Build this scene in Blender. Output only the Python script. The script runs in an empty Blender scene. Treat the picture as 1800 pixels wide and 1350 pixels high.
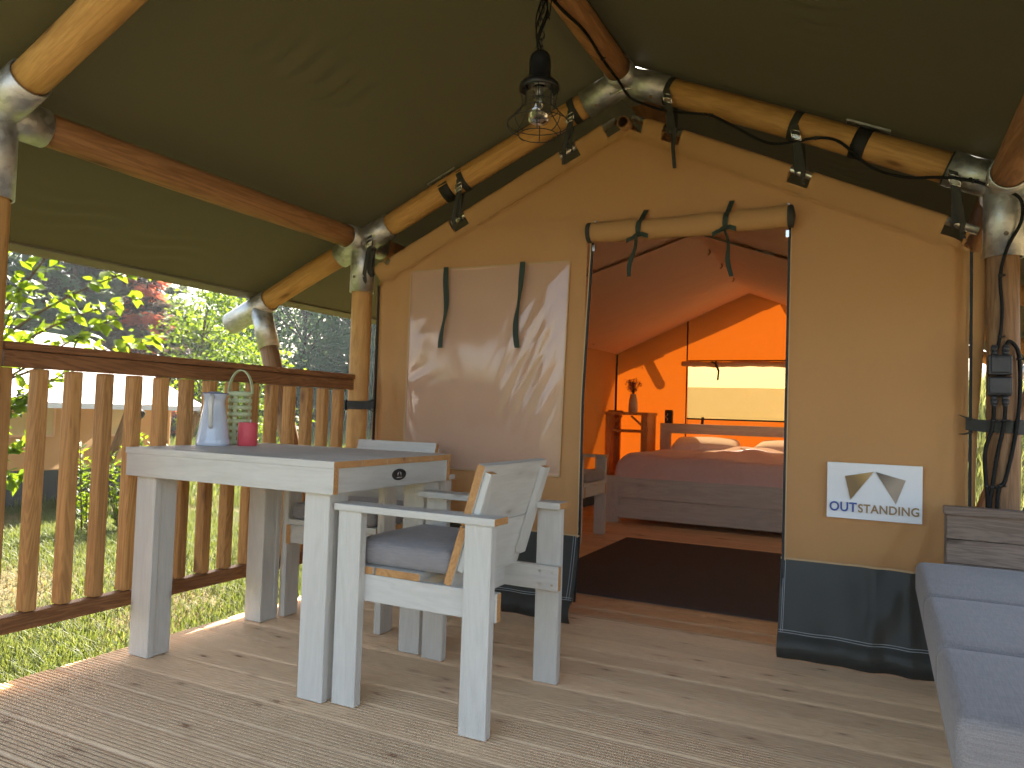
import bpy, bmesh, math, random
import numpy as np
from mathutils import Vector, Matrix, Euler
R = math.radians
rnd = random.Random(7)
S = bpy.context.scene
COL = S.collection

# ------------------------------------------------------------------ camera
cam = bpy.data.cameras.new('camera')
cam_o = bpy.data.objects.new('camera', cam); COL.objects.link(cam_o)
cam.sensor_width = 36.0
cam.lens = 36.0 * 1310.0 / 1800.0
cam.clip_start = 0.05; cam.clip_end = 3000
ax_x = Vector((0.895, 0.444, 0.032)); ax_d = Vector((0.011, 0.050, -0.999)); ax_f = Vector((-0.445, 0.895, 0.040))
ax_f.normalize(); ax_x = (ax_x - ax_f * ax_x.dot(ax_f)).normalized(); ax_u = ax_x.cross(ax_f).normalized()
M = Matrix((ax_x, ax_u, -ax_f)).transposed().to_4x4(); M.translation = Vector((0, 0, 0.92))
cam_o.matrix_world = M
S.camera = cam_o

# ------------------------------------------------------------------ world, sun, exposure
SUN_EL, SUN_AZ = 39.0, 26.0           # elevation, degrees to the left of +Y
world = bpy.data.worlds.new('World'); S.world = world; world.use_nodes = True
wn = world.node_tree
sky = wn.nodes.new('ShaderNodeTexSky'); sky.sky_type = 'NISHITA'; sky.sun_disc = False
sky.sun_elevation = R(SUN_EL); sky.sun_rotation = R(-SUN_AZ)
sky.dust_density = 1.6; sky.air_density = 0.6; sky.ozone_density = 0.0
tint = wn.nodes.new('ShaderNodeMix'); tint.data_type = 'RGBA'; tint.blend_type = 'MULTIPLY'; tint.inputs[0].default_value = 1.0
tint.inputs[7].default_value = (1.0, 0.865, 0.70, 1)    # even white balance of the whole sky for a camera set to shade
wn.links.new(sky.outputs[0], tint.inputs[6]); wn.links.new(tint.outputs[2], wn.nodes['Background'].inputs[0])
wn.nodes['Background'].inputs[1].default_value = 0.13
sl = bpy.data.lights.new('sun', 'SUN'); sl.energy = 5.0; sl.angle = R(0.5); sl.color = (1.0, 0.92, 0.80)
sun = bpy.data.objects.new('sun', sl); COL.objects.link(sun)
sd = Vector((-math.sin(R(SUN_AZ)) * math.cos(R(SUN_EL)), math.cos(R(SUN_AZ)) * math.cos(R(SUN_EL)), math.sin(R(SUN_EL))))
sun.rotation_euler = sd.to_track_quat('Z', 'Y').to_euler()
sun.location = sd * 40
S.view_settings.view_transform = 'Standard'; S.view_settings.look = 'None'
S.view_settings.gamma = 1.0; S.view_settings.use_curve_mapping = False
S.view_settings.exposure = 2.72
S.render.engine = 'CYCLES'
S.cycles.max_bounces = 10; S.cycles.use_light_tree = False; S.cycles.diffuse_bounces = 5; S.cycles.transparent_max_bounces = 12
S.cycles.use_denoising = True; S.cycles.denoising_input_passes = 'RGB_ALBEDO'; S.cycles.denoising_prefilter = 'ACCURATE'; S.cycles.caustics_reflective = False; S.cycles.caustics_refractive = False
S.cycles.sample_clamp_indirect = 2.0

# ------------------------------------------------------------------ materials
class NT:
    def __init__(s, name):
        s.m = bpy.data.materials.new(name); s.m.use_nodes = True
        s.t = s.m.node_tree; s.t.nodes.clear()
        s.out = s.n('ShaderNodeOutputMaterial')
    def n(s, typ, **kw):
        nd = s.t.nodes.new(typ)
        for k, v in kw.items():
            if hasattr(nd, k): setattr(nd, k, v)
        return nd
    def l(s, a, b): s.t.links.new(a, b)
    def val(s, sock, v):
        if isinstance(v, bpy.types.NodeSocket): s.l(v, sock)
        elif isinstance(v, (tuple, list)) and len(v) == 3 and sock.type == 'RGBA': sock.default_value = (*v, 1)
        else: sock.default_value = v
    def coord(s, scale=(1, 1, 1), rand=True):
        tc = s.n('ShaderNodeTexCoord'); o = tc.outputs['Object']
        if rand:
            oi = s.n('ShaderNodeObjectInfo')
            cx = s.n('ShaderNodeCombineXYZ')
            for i, k in enumerate((37.0, 91.0, 53.0)):
                mm = s.math('MULTIPLY', oi.outputs['Random'], k); s.l(mm, cx.inputs[i])
            va = s.n('ShaderNodeVectorMath', operation='ADD'); s.l(o, va.inputs[0]); s.l(cx.outputs[0], va.inputs[1]); o = va.outputs[0]
        mp = s.n('ShaderNodeMapping'); mp.inputs['Scale'].default_value = scale; s.l(o, mp.inputs[0])
        return mp.outputs[0]
    def math(s, op, a, b=0.0, clamp=False):
        m = s.n('ShaderNodeMath', operation=op); m.use_clamp = clamp
        s.val(m.inputs[0], a); s.val(m.inputs[1], b); return m.outputs[0]
    def noise(s, vec, scale=5, detail=3, rough=0.55, dist=0.0):
        n = s.n('ShaderNodeTexNoise'); s.l(vec, n.inputs['Vector'])
        n.inputs['Scale'].default_value = scale; n.inputs['Detail'].default_value = detail
        n.inputs['Roughness'].default_value = rough; n.inputs['Distortion'].default_value = dist
        return n.outputs['Fac']
    def vor(s, vec, scale=5, feature='F1'):
        n = s.n('ShaderNodeTexVoronoi', feature=feature); s.l(vec, n.inputs['Vector']); n.inputs['Scale'].default_value = scale
        return n.outputs['Distance']
    def ramp(s, fac, stops, interp='LINEAR'):
        r = s.n('ShaderNodeValToRGB'); e = r.color_ramp; e.interpolation = interp
        while len(e.elements) < len(stops): e.elements.new(0.5)
        for el, (p, c) in zip(e.elements, stops):
            el.position = p; el.color = (*c, 1) if not isinstance(c, (int, float)) else (c, c, c, 1)
        s.l(fac, r.inputs[0]); return r.outputs[0]
    def mix(s, fac, a, b, blend='MIX'):
        m = s.n('ShaderNodeMix'); m.data_type = 'RGBA'; m.blend_type = blend
        s.val(m.inputs[0], fac); s.val(m.inputs[6], a); s.val(m.inputs[7], b); return m.outputs[2]
    def bump(s, h, strength=0.3, dist=0.01, normal=None):
        b = s.n('ShaderNodeBump'); b.inputs['Strength'].default_value = strength; b.inputs['Distance'].default_value = dist
        s.l(h, b.inputs['Height'])
        if normal: s.l(normal, b.inputs['Normal'])
        return b.outputs[0]
    def bsdf(s, col, rough=0.5, metal=0.0, normal=None, spec=0.5, **kw):
        p = s.n('ShaderNodeBsdfPrincipled')
        s.val(p.inputs['Base Color'], col); s.val(p.inputs['Roughness'], rough); s.val(p.inputs['Metallic'], metal)
        s.val(p.inputs['Specular IOR Level'], spec)
        for k, v in kw.items(): s.val(p.inputs[k.replace('_', ' ')], v)
        if normal: s.l(normal, p.inputs['Normal'])
        return p.outputs[0]
    def mixs(s, fac, a, b):
        m = s.n('ShaderNodeMixShader'); s.val(m.inputs[0], fac); s.l(a, m.inputs[1]); s.l(b, m.inputs[2]); return m.outputs[0]
    def done(s, sh): s.l(sh, s.out.inputs[0]); return s.m

def plain(name, col, rough=0.5, metal=0.0, var=0.12, spec=0.5, bump=0.0, bscale=60):
    t = NT(name); c = t.coord()
    n = t.noise(c, 9, 4)
    cc = t.mix(n, tuple(x * (1 - var) for x in col), tuple(min(1, x * (1 + var)) for x in col))
    nm = t.bump(t.noise(c, bscale, 3), bump, 0.004) if bump else None
    rr = t.ramp(t.noise(c, 25, 3), [(0.3, max(0, rough - 0.08)), (0.7, min(1, rough + 0.08))])
    return t.done(t.bsdf(cc, rr, metal, nm, spec))

def wood(name, light, dark, knot, axis='X', rough=0.6, grain=1.0, knots=0.5, var=0.2, bump=0.25, coat=0.0, ks=1.6, lw=0.45):
    """long grain along the local axis, with growth lines, knots and plank to plank tone changes"""
    t = NT(name)
    st = {'X': (0.9, 9, 9), 'Z': (9, 9, 0.9)}[axis]
    kt = {'X': (2.2 * ks, 6.5 * ks, 6.5 * ks), 'Z': (6.5 * ks, 6.5 * ks, 2.2 * ks)}[axis]
    c = t.coord(st); k = t.coord(kt)
    n1 = t.noise(c, 1.1, 4, 0.6, 0.9)
    lines = t.math('SINE', t.math('MULTIPLY', n1, 95.0 * grain)); lines = t.math('MULTIPLY_ADD', lines, 0.5); lines.node.inputs[2].default_value = 0.5
    fine = t.noise(c, 14, 3, 0.7)
    f = t.math('ADD', t.math('MULTIPLY', lines, lw), t.math('MULTIPLY', fine, 1 - lw))
    col = t.mix(t.ramp(f, [(0.25, 0), (0.85, 1)]), light, dark)
    kd = t.vor(k, 0.8)
    kmask = t.ramp(kd, [(0.0, 1), (0.06, 0.9), (0.12, 0.30), (0.30, 0)])
    kk = t.math('MULTIPLY', kmask, t.ramp(t.noise(k, 0.35, 1), [(0.5 - knots * 0.12, 0), (0.56 - knots * 0.12, 1)]))
    col = t.mix(kk, col, knot)
    oi = t.n('ShaderNodeObjectInfo')
    hv = t.n('ShaderNodeHueSaturation'); t.l(col, hv.inputs['Color'])
    t.l(t.math('MULTIPLY_ADD', oi.outputs['Random'], var), hv.inputs['Value']); hv.inputs['Value'].links[0].from_node.inputs[2].default_value = 1 - var / 2
    big = t.noise(t.coord((1.2, 1.2, 1.2)), 1.3, 3)
    col = t.mix(t.ramp(big, [(0.35, 0.0), (0.75, 0.35)]), hv.outputs[0], dark)
    nm = t.bump(f, bump, 0.0015)
    return t.done(t.bsdf(col, rough, 0, nm, 0.4, Coat_Weight=coat))

def canvas(name, col, trans_col, trans=0.25, weave=900, rough=0.75, spec=0.25, wr=0.25, wscale=2.0):
    t = NT(name); c = t.coord(rand=False)
    n = t.noise(c, 3.0, 3)
    cc = t.mix(n, tuple(x * 0.94 for x in col), tuple(min(1, x * 1.05) for x in col))
    w = t.noise(t.coord((1, 1, 1), False), weave, 1)
    slub = t.noise(t.coord((6, 6, 60), False), 6, 2)
    b1 = t.bump(t.math('ADD', w, slub), 0.12, 0.002)
    b2 = t.bump(t.noise(c, wscale, 3, 0.5, 0.6), wr, 0.05, b1)
    d = t.bsdf(cc, rough, 0, b2, spec)
    tr = t.n('ShaderNodeBsdfTranslucent'); 
    tw = t.mix(t.ramp(t.noise(t.coord((1, 1, 1), False), 420, 2), [(0.35, 0), (0.65, 1)]), tuple(x * 0.8 for x in trans_col), trans_col)
    t.l(tw, tr.inputs[0])
    return t.done(t.mixs(trans, d, tr.outputs[0]))

def m_blind():
    m = canvas('pale_window_mesh', (0.66, 0.55, 0.33), (1.0, 0.62, 0.17), 0.07, 900, 0.8, 0.2, 0.1, 2.0)
    t = m.node_tree; out = [n for n in t.nodes if n.type == 'OUTPUT_MATERIAL'][0]; src = out.inputs[0].links[0].from_socket
    tr = t.nodes.new('ShaderNodeBsdfTransparent'); tr.inputs[0].default_value = (1, 0.80, 0.46, 1); mx = t.nodes.new('ShaderNodeMixShader'); mx.inputs[0].default_value = 0.15
    t.links.new(src, mx.inputs[1]); t.links.new(tr.outputs[0], mx.inputs[2]); t.links.new(mx.outputs[0], out.inputs[0]); return m

def leafmat(name, c1, c2, trans=0.45, tc=None):
    t = NT(name)
    g = t.n('ShaderNodeNewGeometry')
    col = t.mix(g.outputs['Random Per Island'], c1, c2)
    col = t.mix(t.ramp(t.noise(t.coord(rand=False), 1.1, 2), [(0.35, 0), (0.7, 0.6)]), col, tuple(x * 0.6 for x in c1))
    d = t.bsdf(col, 0.55, 0, None, 0.3)
    tr = t.n('ShaderNodeBsdfTranslucent')
    hs = t.n('ShaderNodeHueSaturation'); t.l(col, hs.inputs['Color']); hs.inputs['Value'].default_value = 1.9; hs.inputs['Hue'].default_value = 0.485; hs.inputs['Saturation'].default_value = 1.1
    t.l(hs.outputs[0], tr.inputs[0])
    return t.done(t.mixs(trans, d, tr.outputs[0]))

MT = {}
MT['deck'] = wood('decking_pine', (0.87, 0.63, 0.385), (0.71, 0.48, 0.27), (0.24, 0.10, 0.05), 'X', 0.6, 1.1, 0.6, 0.24, 0.3, ks=3.3, lw=0.3)
MT['groove'] = wood('groove_dirt', (0.13, 0.07, 0.032), (0.085, 0.045, 0.02), (0.08, 0.04, 0.02), 'X', 0.8, 1.0, 0.3, 0.2, 0.2)
MT['deck_smooth'] = wood('floor_pine', (0.74, 0.54, 0.33), (0.56, 0.38, 0.20), (0.15, 0.07, 0.035), 'X', 0.55, 1.0, 0.5, 0.22, 0.25)
MT['pole'] = wood('round_pine', (0.62, 0.36, 0.125), (0.42, 0.21, 0.065), (0.14, 0.055, 0.02), 'Z', 0.66, 0.55, 0.7, 0.2, 0.3, lw=0.28)
MT['pole_dark'] = wood('weathered_pine', (0.34, 0.20, 0.10), (0.20, 0.10, 0.045), (0.07, 0.03, 0.015), 'Z', 0.6, 0.6, 0.5, 0.2, 0.3)
MT['purlin'] = wood('red_brown_pine', (0.42, 0.215, 0.085), (0.25, 0.115, 0.042), (0.12, 0.05, 0.02), 'Z', 0.66, 0.45, 0.6, 0.2, 0.3, lw=0.4)
MT['rail'] = wood('brown_stained_rail', (0.30, 0.135, 0.05), (0.17, 0.068, 0.024), (0.07, 0.026, 0.012), 'X', 0.55, 0.7, 0.5, 0.15, 0.3)
MT['baluster'] = wood('amber_stained_pine', (0.56, 0.30, 0.10), (0.36, 0.17, 0.055), (0.13, 0.05, 0.02), 'X', 0.66, 0.8, 0.45, 0.3, 0.3)
MT['paint'] = wood('whitewashed_spruce', (0.66, 0.645, 0.595), (0.55, 0.53, 0.475), (0.36, 0.32, 0.27), 'X', 0.6, 0.4, 0.5, 0.08, 0.2, ks=2.4, lw=0.22)
MT['raw'] = wood('bare_cut_pine', (0.62, 0.34, 0.13), (0.42, 0.20, 0.07), (0.25, 0.1, 0.04), 'X', 0.65, 1.2, 0.1, 0.2, 0.2)
MT['greywood'] = wood('greyed_larch', (0.25, 0.185, 0.145), (0.15, 0.105, 0.08), (0.07, 0.045, 0.03), 'X', 0.65, 0.7, 0.4, 0.3, 0.3)
MT['bedwood'] = wood('grey_wash_spruce', (0.60, 0.59, 0.56), (0.50, 0.49, 0.46), (0.22, 0.19, 0.16), 'X', 0.6, 0.5, 0.3, 0.1, 0.15)
MT['tan'] = canvas('tan_canvas', (0.51, 0.29, 0.118), (1.0, 0.70, 0.42), 0.14, 900, 0.7, 0.25, 0.10, 1.6)
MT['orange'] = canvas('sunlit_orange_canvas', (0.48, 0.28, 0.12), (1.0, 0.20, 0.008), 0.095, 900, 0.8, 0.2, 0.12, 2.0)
MT['tan_inner'] = canvas('extra_translucent_side_canvas', (0.60, 0.44, 0.28), (1.0, 0.84, 0.64), 0.65, 900, 0.8, 0.2, 0.2, 1.8)  # unseen right wall, made extra translucent to let neutral light brighten the interior
MT['ceil'] = canvas('tan_roof_lining', (0.68, 0.46, 0.30), (0.9, 0.45, 0.15), 0.06, 900, 0.8, 0.2, 0.3, 1.4)
MT['blind'] = m_blind()
MT['flap'] = canvas('pinkish_window_flap', (0.74, 0.49, 0.32), (0.9, 0.4, 0.2), 0.15, 900, 0.75, 0.2, 0.15, 1.5)
MT['fly'] = canvas('olive_fly_fabric', (0.092, 0.086, 0.044), (0.5, 0.42, 0.18), 0.004, 1200, 0.65, 0.2, 0.3, 1.1)
MT['skirt'] = canvas('slate_groundsheet', (0.054, 0.056, 0.050), (0.05, 0.06, 0.06), 0.02, 800, 0.5, 0.35, 0.12, 2.0)
MT['white_fly'] = canvas('white_fly_fabric', (0.72, 0.68, 0.64), (0.8, 0.7, 0.6), 0.1, 900, 0.8, 0.2, 0.4, 1.2)
MT['hem'] = plain('grey_hem_tape', (0.20, 0.19, 0.14), 0.6)
MT['seam'] = plain('pale_stitch', (0.55, 0.38, 0.20), 0.7)
MT['stitch'] = plain('grey_stitch', (0.36, 0.40, 0.42), 0.7)
MT['web'] = plain('dark_webbing', (0.035, 0.035, 0.03), 0.7, bump=0.4, bscale=300)
MT['ribbon'] = plain('dark_green_ribbon', (0.025, 0.040, 0.028), 0.75, bump=0.3, bscale=400)
MT['zip'] = plain('black_zip_tape', (0.012, 0.012, 0.012), 0.6)
MT['black'] = plain('black_plastic', (0.016, 0.017, 0.02), 0.38)
MT['charcoal'] = plain('charcoal_plastic', (0.035, 0.037, 0.043), 0.45)
MT['cable'] = plain('black_cable', (0.006, 0.006, 0.006), 0.6, spec=0.25)
MT['lampblack'] = plain('navy_black_enamel', (0.010, 0.011, 0.014), 0.42)
MT['chrome'] = plain('bright_steel', (0.75, 0.75, 0.72), 0.18, 1.0, 0.05)
MT['alu'] = plain('alu_tube', (0.62, 0.62, 0.58), 0.3, 1.0, 0.08)
MT['enamel'] = plain('pale_blue_enamel', (0.62, 0.70, 0.82), 0.16, 0, 0.02, 0.6)
MT['enamel_handle'] = plain('cream_enamel', (0.68, 0.70, 0.66), 0.2, 0, 0.02)
MT['mint'] = plain('mint_slats', (0.56, 0.66, 0.40), 0.55, 0, 0.06)
MT['pink'] = plain('coral_pink_paint', (0.72, 0.095, 0.12), 0.5, 0, 0.06)
MT['white'] = plain('sign_white', (0.78, 0.80, 0.82), 0.45, 0, 0.02)
MT['blue'] = plain('sign_blue', (0.035, 0.075, 0.30), 0.4)
MT['bronze'] = plain('sign_bronze', (0.30, 0.19, 0.085), 0.4)
MT['badge'] = plain('badge_black', (0.008, 0.008, 0.008), 0.35)
MT['badge_white'] = plain('badge_white', (0.6, 0.6, 0.6), 0.5)
MT['vase'] = plain('cream_ceramic', (0.55, 0.47, 0.38), 0.35)
MT['flower'] = leafmat('mauve_petals', (0.16, 0.045, 0.09), (0.30, 0.09, 0.17), 0.2)
MT['stem'] = plain('stem_green', (0.05, 0.07, 0.02), 0.6)
MT['bark'] = plain('bark', (0.10, 0.075, 0.055), 0.9, 0, 0.4, 0.2, 0.6, 25)
MT['bark_red'] = plain('twig_brown', (0.13, 0.085, 0.05), 0.85, 0, 0.3, 0.2, 0.5, 30)

def m_cushion(name, col):
    t = NT(name); c = t.coord()
    a = t.noise(t.coord((1, 0.05, 1)), 420, 2); b = t.noise(t.coord((0.05, 1, 1)), 420, 2)
    w = t.math('ADD', t.math('MULTIPLY', a, 0.5), t.math('MULTIPLY', b, 0.5))
    cc = t.mix(t.ramp(w, [(0.35, 0), (0.65, 1)]), tuple(x * 0.78 for x in col), tuple(x * 1.18 for x in col))
    nm = t.bump(w, 0.25, 0.002); nm = t.bump(t.noise(c, 4, 3), 0.25, 0.02, nm)
    return t.done(t.bsdf(cc, 0.9, 0, nm, 0.2, Sheen_Weight=0.25))
MT['cushion'] = m_cushion('grey_cushion_weave', (0.275, 0.255, 0.252))
MT['cushion_dark'] = m_cushion('charcoal_cushion_weave', (0.135, 0.135, 0.155))

def m_rug():
    t = NT('dark_rug'); c = t.coord((1, 1, 1), False)
    w = t.n('ShaderNodeTexWave'); w.bands_direction = 'X'; t.l(c, w.inputs[0]); w.inputs['Scale'].default_value = 45; w.inputs['Distortion'].default_value = 0.6
    n = t.noise(c, 260, 2)
    cc = t.mix(t.math('MULTIPLY', w.outputs['Fac'], n), (0.075, 0.062, 0.056), (0.15, 0.125, 0.115))
    return t.done(t.bsdf(cc, 0.95, 0, t.bump(t.math('ADD', n, w.outputs['Fac']), 0.4, 0.004), 0.1))
MT['rug'] = m_rug()

def m_duvet():
    t = NT('dusty_pink_muslin'); c = t.coord((1, 1, 1), False)
    w = t.n('ShaderNodeTexWave'); w.bands_direction = 'X'; t.l(c, w.inputs[0]); w.inputs['Scale'].default_value = 26; w.inputs['Distortion'].default_value = 3.5; w.inputs['Detail'].default_value = 2; w.inputs['Detail Scale'].default_value = 1.5
    cc = t.mix(t.noise(c, 30, 3), (0.70, 0.52, 0.51), (0.80, 0.61, 0.60))
    nm = t.bump(w.outputs['Fac'], 0.45, 0.006); nm = t.bump(t.noise(c, 5, 3), 0.4, 0.03, nm)
    return t.done(t.bsdf(cc, 0.95, 0, nm, 0.15, Sheen_Weight=0.2))
MT['duvet'] = m_duvet()
MT['pillow'] = plain('pale_pink_pillow', (0.82, 0.72, 0.70), 0.9, 0, 0.05, 0.1, 0.3, 20)

def m_galv():
    t = NT('galvanised_steel'); c = t.coord()
    v = t.n('ShaderNodeTexVoronoi'); t.l(t.coord((1, 1, 1)), v.inputs[0]); v.inputs['Scale'].default_value = 55
    sp = t.n('ShaderNodeSeparateColor'); t.l(v.outputs['Color'], sp.inputs[0])
    n = t.noise(c, 16, 4)
    f = t.math('ADD', t.math('MULTIPLY', sp.outputs[0], 0.35), t.math('MULTIPLY', n, 0.65))
    cc = t.ramp(f, [(0.25, (0.46, 0.47, 0.46)), (0.75, (0.68, 0.69, 0.67))])
    rr = t.ramp(f, [(0.25, 0.40), (0.75, 0.56)])
    return t.done(t.bsdf(cc, rr, 0.92, t.bump(n, 0.12, 0.004)))
MT['galv'] = m_galv()

def m_clear(name, tint, refl0=0.06, refl1=0.6, rough=0.04, bump=0.0, milk=0.0):
    t = NT(name)
    lw = t.n('ShaderNodeLayerWeight'); lw.inputs[0].default_value = 0.45
    tr = t.n('ShaderNodeBsdfTransparent'); tr.inputs[0].default_value = (*tint, 1)
    gl = t.n('ShaderNodeBsdfGlossy'); gl.inputs['Roughness'].default_value = rough
    if bump:
        nm = t.bump(t.noise(t.coord((3.0, 1, 1.0), False), 4.0, 3, 0.5, 1.0), bump, 0.03)
        t.l(nm, gl.inputs['Normal'])
    fac = t.ramp(lw.outputs['Fresnel'], [(0.0, refl0), (0.8, refl1)]); base = tr.outputs[0]
    if milk: df = t.n('ShaderNodeBsdfDiffuse'); df.inputs[0].default_value = (0.85, 0.74, 0.70, 1); base = t.mixs(milk, base, df.outputs[0])
    return t.done(t.mixs(fac, base, gl.outputs[0]))
MT['pvc'] = m_clear('clear_pvc', (0.97, 0.94, 0.93), 0.03, 0.22, 0.10, 0.03, 0.06)
MT['glass'] = m_clear('lamp_glass', (0.96, 0.97, 0.96), 0.07, 0.8, 0.01)

def m_print(name, a, b, c, ang):
    t = NT(name); tc = t.n('ShaderNodeTexCoord'); mp = t.n('ShaderNodeMapping'); mp.inputs['Rotation'].default_value = (0, ang, 0); mp.inputs['Scale'].default_value = (9, 9, 9)
    t.l(tc.outputs['Object'], mp.inputs[0])
    s = t.n('ShaderNodeSeparateXYZ'); t.l(mp.outputs[0], s.inputs[0])
    f = t.math('MULTIPLY_ADD', t.math('SINE', t.math('MULTIPLY', s.outputs[0], 3.0)), 0.5); f.node.inputs[2].default_value = 0.5
    return t.done(t.bsdf(t.ramp(f, [(0.1, a), (0.5, b), (0.9, c)]), 0.4))
MT['logo_gold'] = m_print('print_gold', (0.20, 0.12, 0.04), (0.36, 0.22, 0.06), (0.48, 0.32, 0.14), 0.6)
MT['logo_grey'] = m_print('print_bronze_grey', (0.10, 0.075, 0.05), (0.20, 0.16, 0.12), (0.36, 0.29, 0.22), -0.7)

def m_haze():
    t = NT('haze'); v = t.n('ShaderNodeVolumePrincipled'); v.inputs['Color'].default_value = (0.78, 0.90, 1.0, 1); v.inputs['Density'].default_value = 0.0010; v.inputs['Anisotropy'].default_value = 0.3
    t.l(v.outputs[0], t.out.inputs['Volume']); return t.m
MT['haze'] = m_haze()
def m_ground():
    t = NT('grassy_ground'); c = t.coord(rand=False)
    a = t.noise(c, 0.55, 5, 0.6); b = t.noise(c, 6, 4, 0.7); d = t.noise(c, 60, 2)
    g = t.mix(b, (0.042, 0.072, 0.016), (0.09, 0.115, 0.03))
    dry = t.mix(d, (0.15, 0.115, 0.055), (0.25, 0.195, 0.11))
    m = t.ramp(t.math('ADD', t.math('MULTIPLY', a, 0.7), t.math('MULTIPLY', b, 0.3)), [(0.46, 0), (0.60, 0.85)])
    col = t.mix(m, g, dry)
    tc = t.n('ShaderNodeTexCoord'); sp = t.n('ShaderNodeSeparateXYZ'); t.l(tc.outputs['Object'], sp.inputs[0])
    right = t.math('MULTIPLY', t.math('ADD', sp.outputs[0], 0.6), 1.2, True)   # trodden dry ground right of the tent
    near = t.math('MULTIPLY', t.math('SUBTRACT', 13.0, sp.outputs[1]), 0.5, True)
    col = t.mix(t.math('MULTIPLY', right, near), col, dry)
    return t.done(t.bsdf(col, 0.95, 0, t.bump(t.math('ADD', b, d), 0.6, 0.05), 0.1))
MT['ground'] = m_ground()
MT['grass'] = leafmat('grass_blades', (0.075, 0.110, 0.022), (0.15, 0.17, 0.05), 0.35)
MT['drygrass'] = leafmat('dry_blades', (0.19, 0.145, 0.070), (0.15, 0.14, 0.05), 0.3)
MT['tallgrass'] = leafmat('tall_grass', (0.12, 0.16, 0.045), (0.24, 0.24, 0.09), 0.4)
MT['leaf_bright'] = leafmat('bright_leaves', (0.085, 0.150, 0.018), (0.15, 0.215, 0.030), 0.5)
MT['leaf_mid'] = leafmat('mid_leaves', (0.065, 0.110, 0.022), (0.13, 0.17, 0.035), 0.45)
MT['leaf_dark'] = leafmat('dark_leaves', (0.075, 0.145, 0.070), (0.13, 0.20, 0.075), 0.5)
MT['needle'] = leafmat('conifer_needles', (0.085, 0.130, 0.070), (0.135, 0.18, 0.085), 0.5)
MT['needle_grey'] = leafmat('grey_needles', (0.10, 0.125, 0.075), (0.17, 0.19, 0.11), 0.4)
MT['needle_red'] = leafmat('rusty_needles', (0.44, 0.15, 0.08), (0.52, 0.24, 0.13), 0.45)
MT['needle_brown'] = leafmat('brownish_needles', (0.10, 0.065, 0.045), (0.085, 0.075, 0.04), 0.3)

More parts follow.
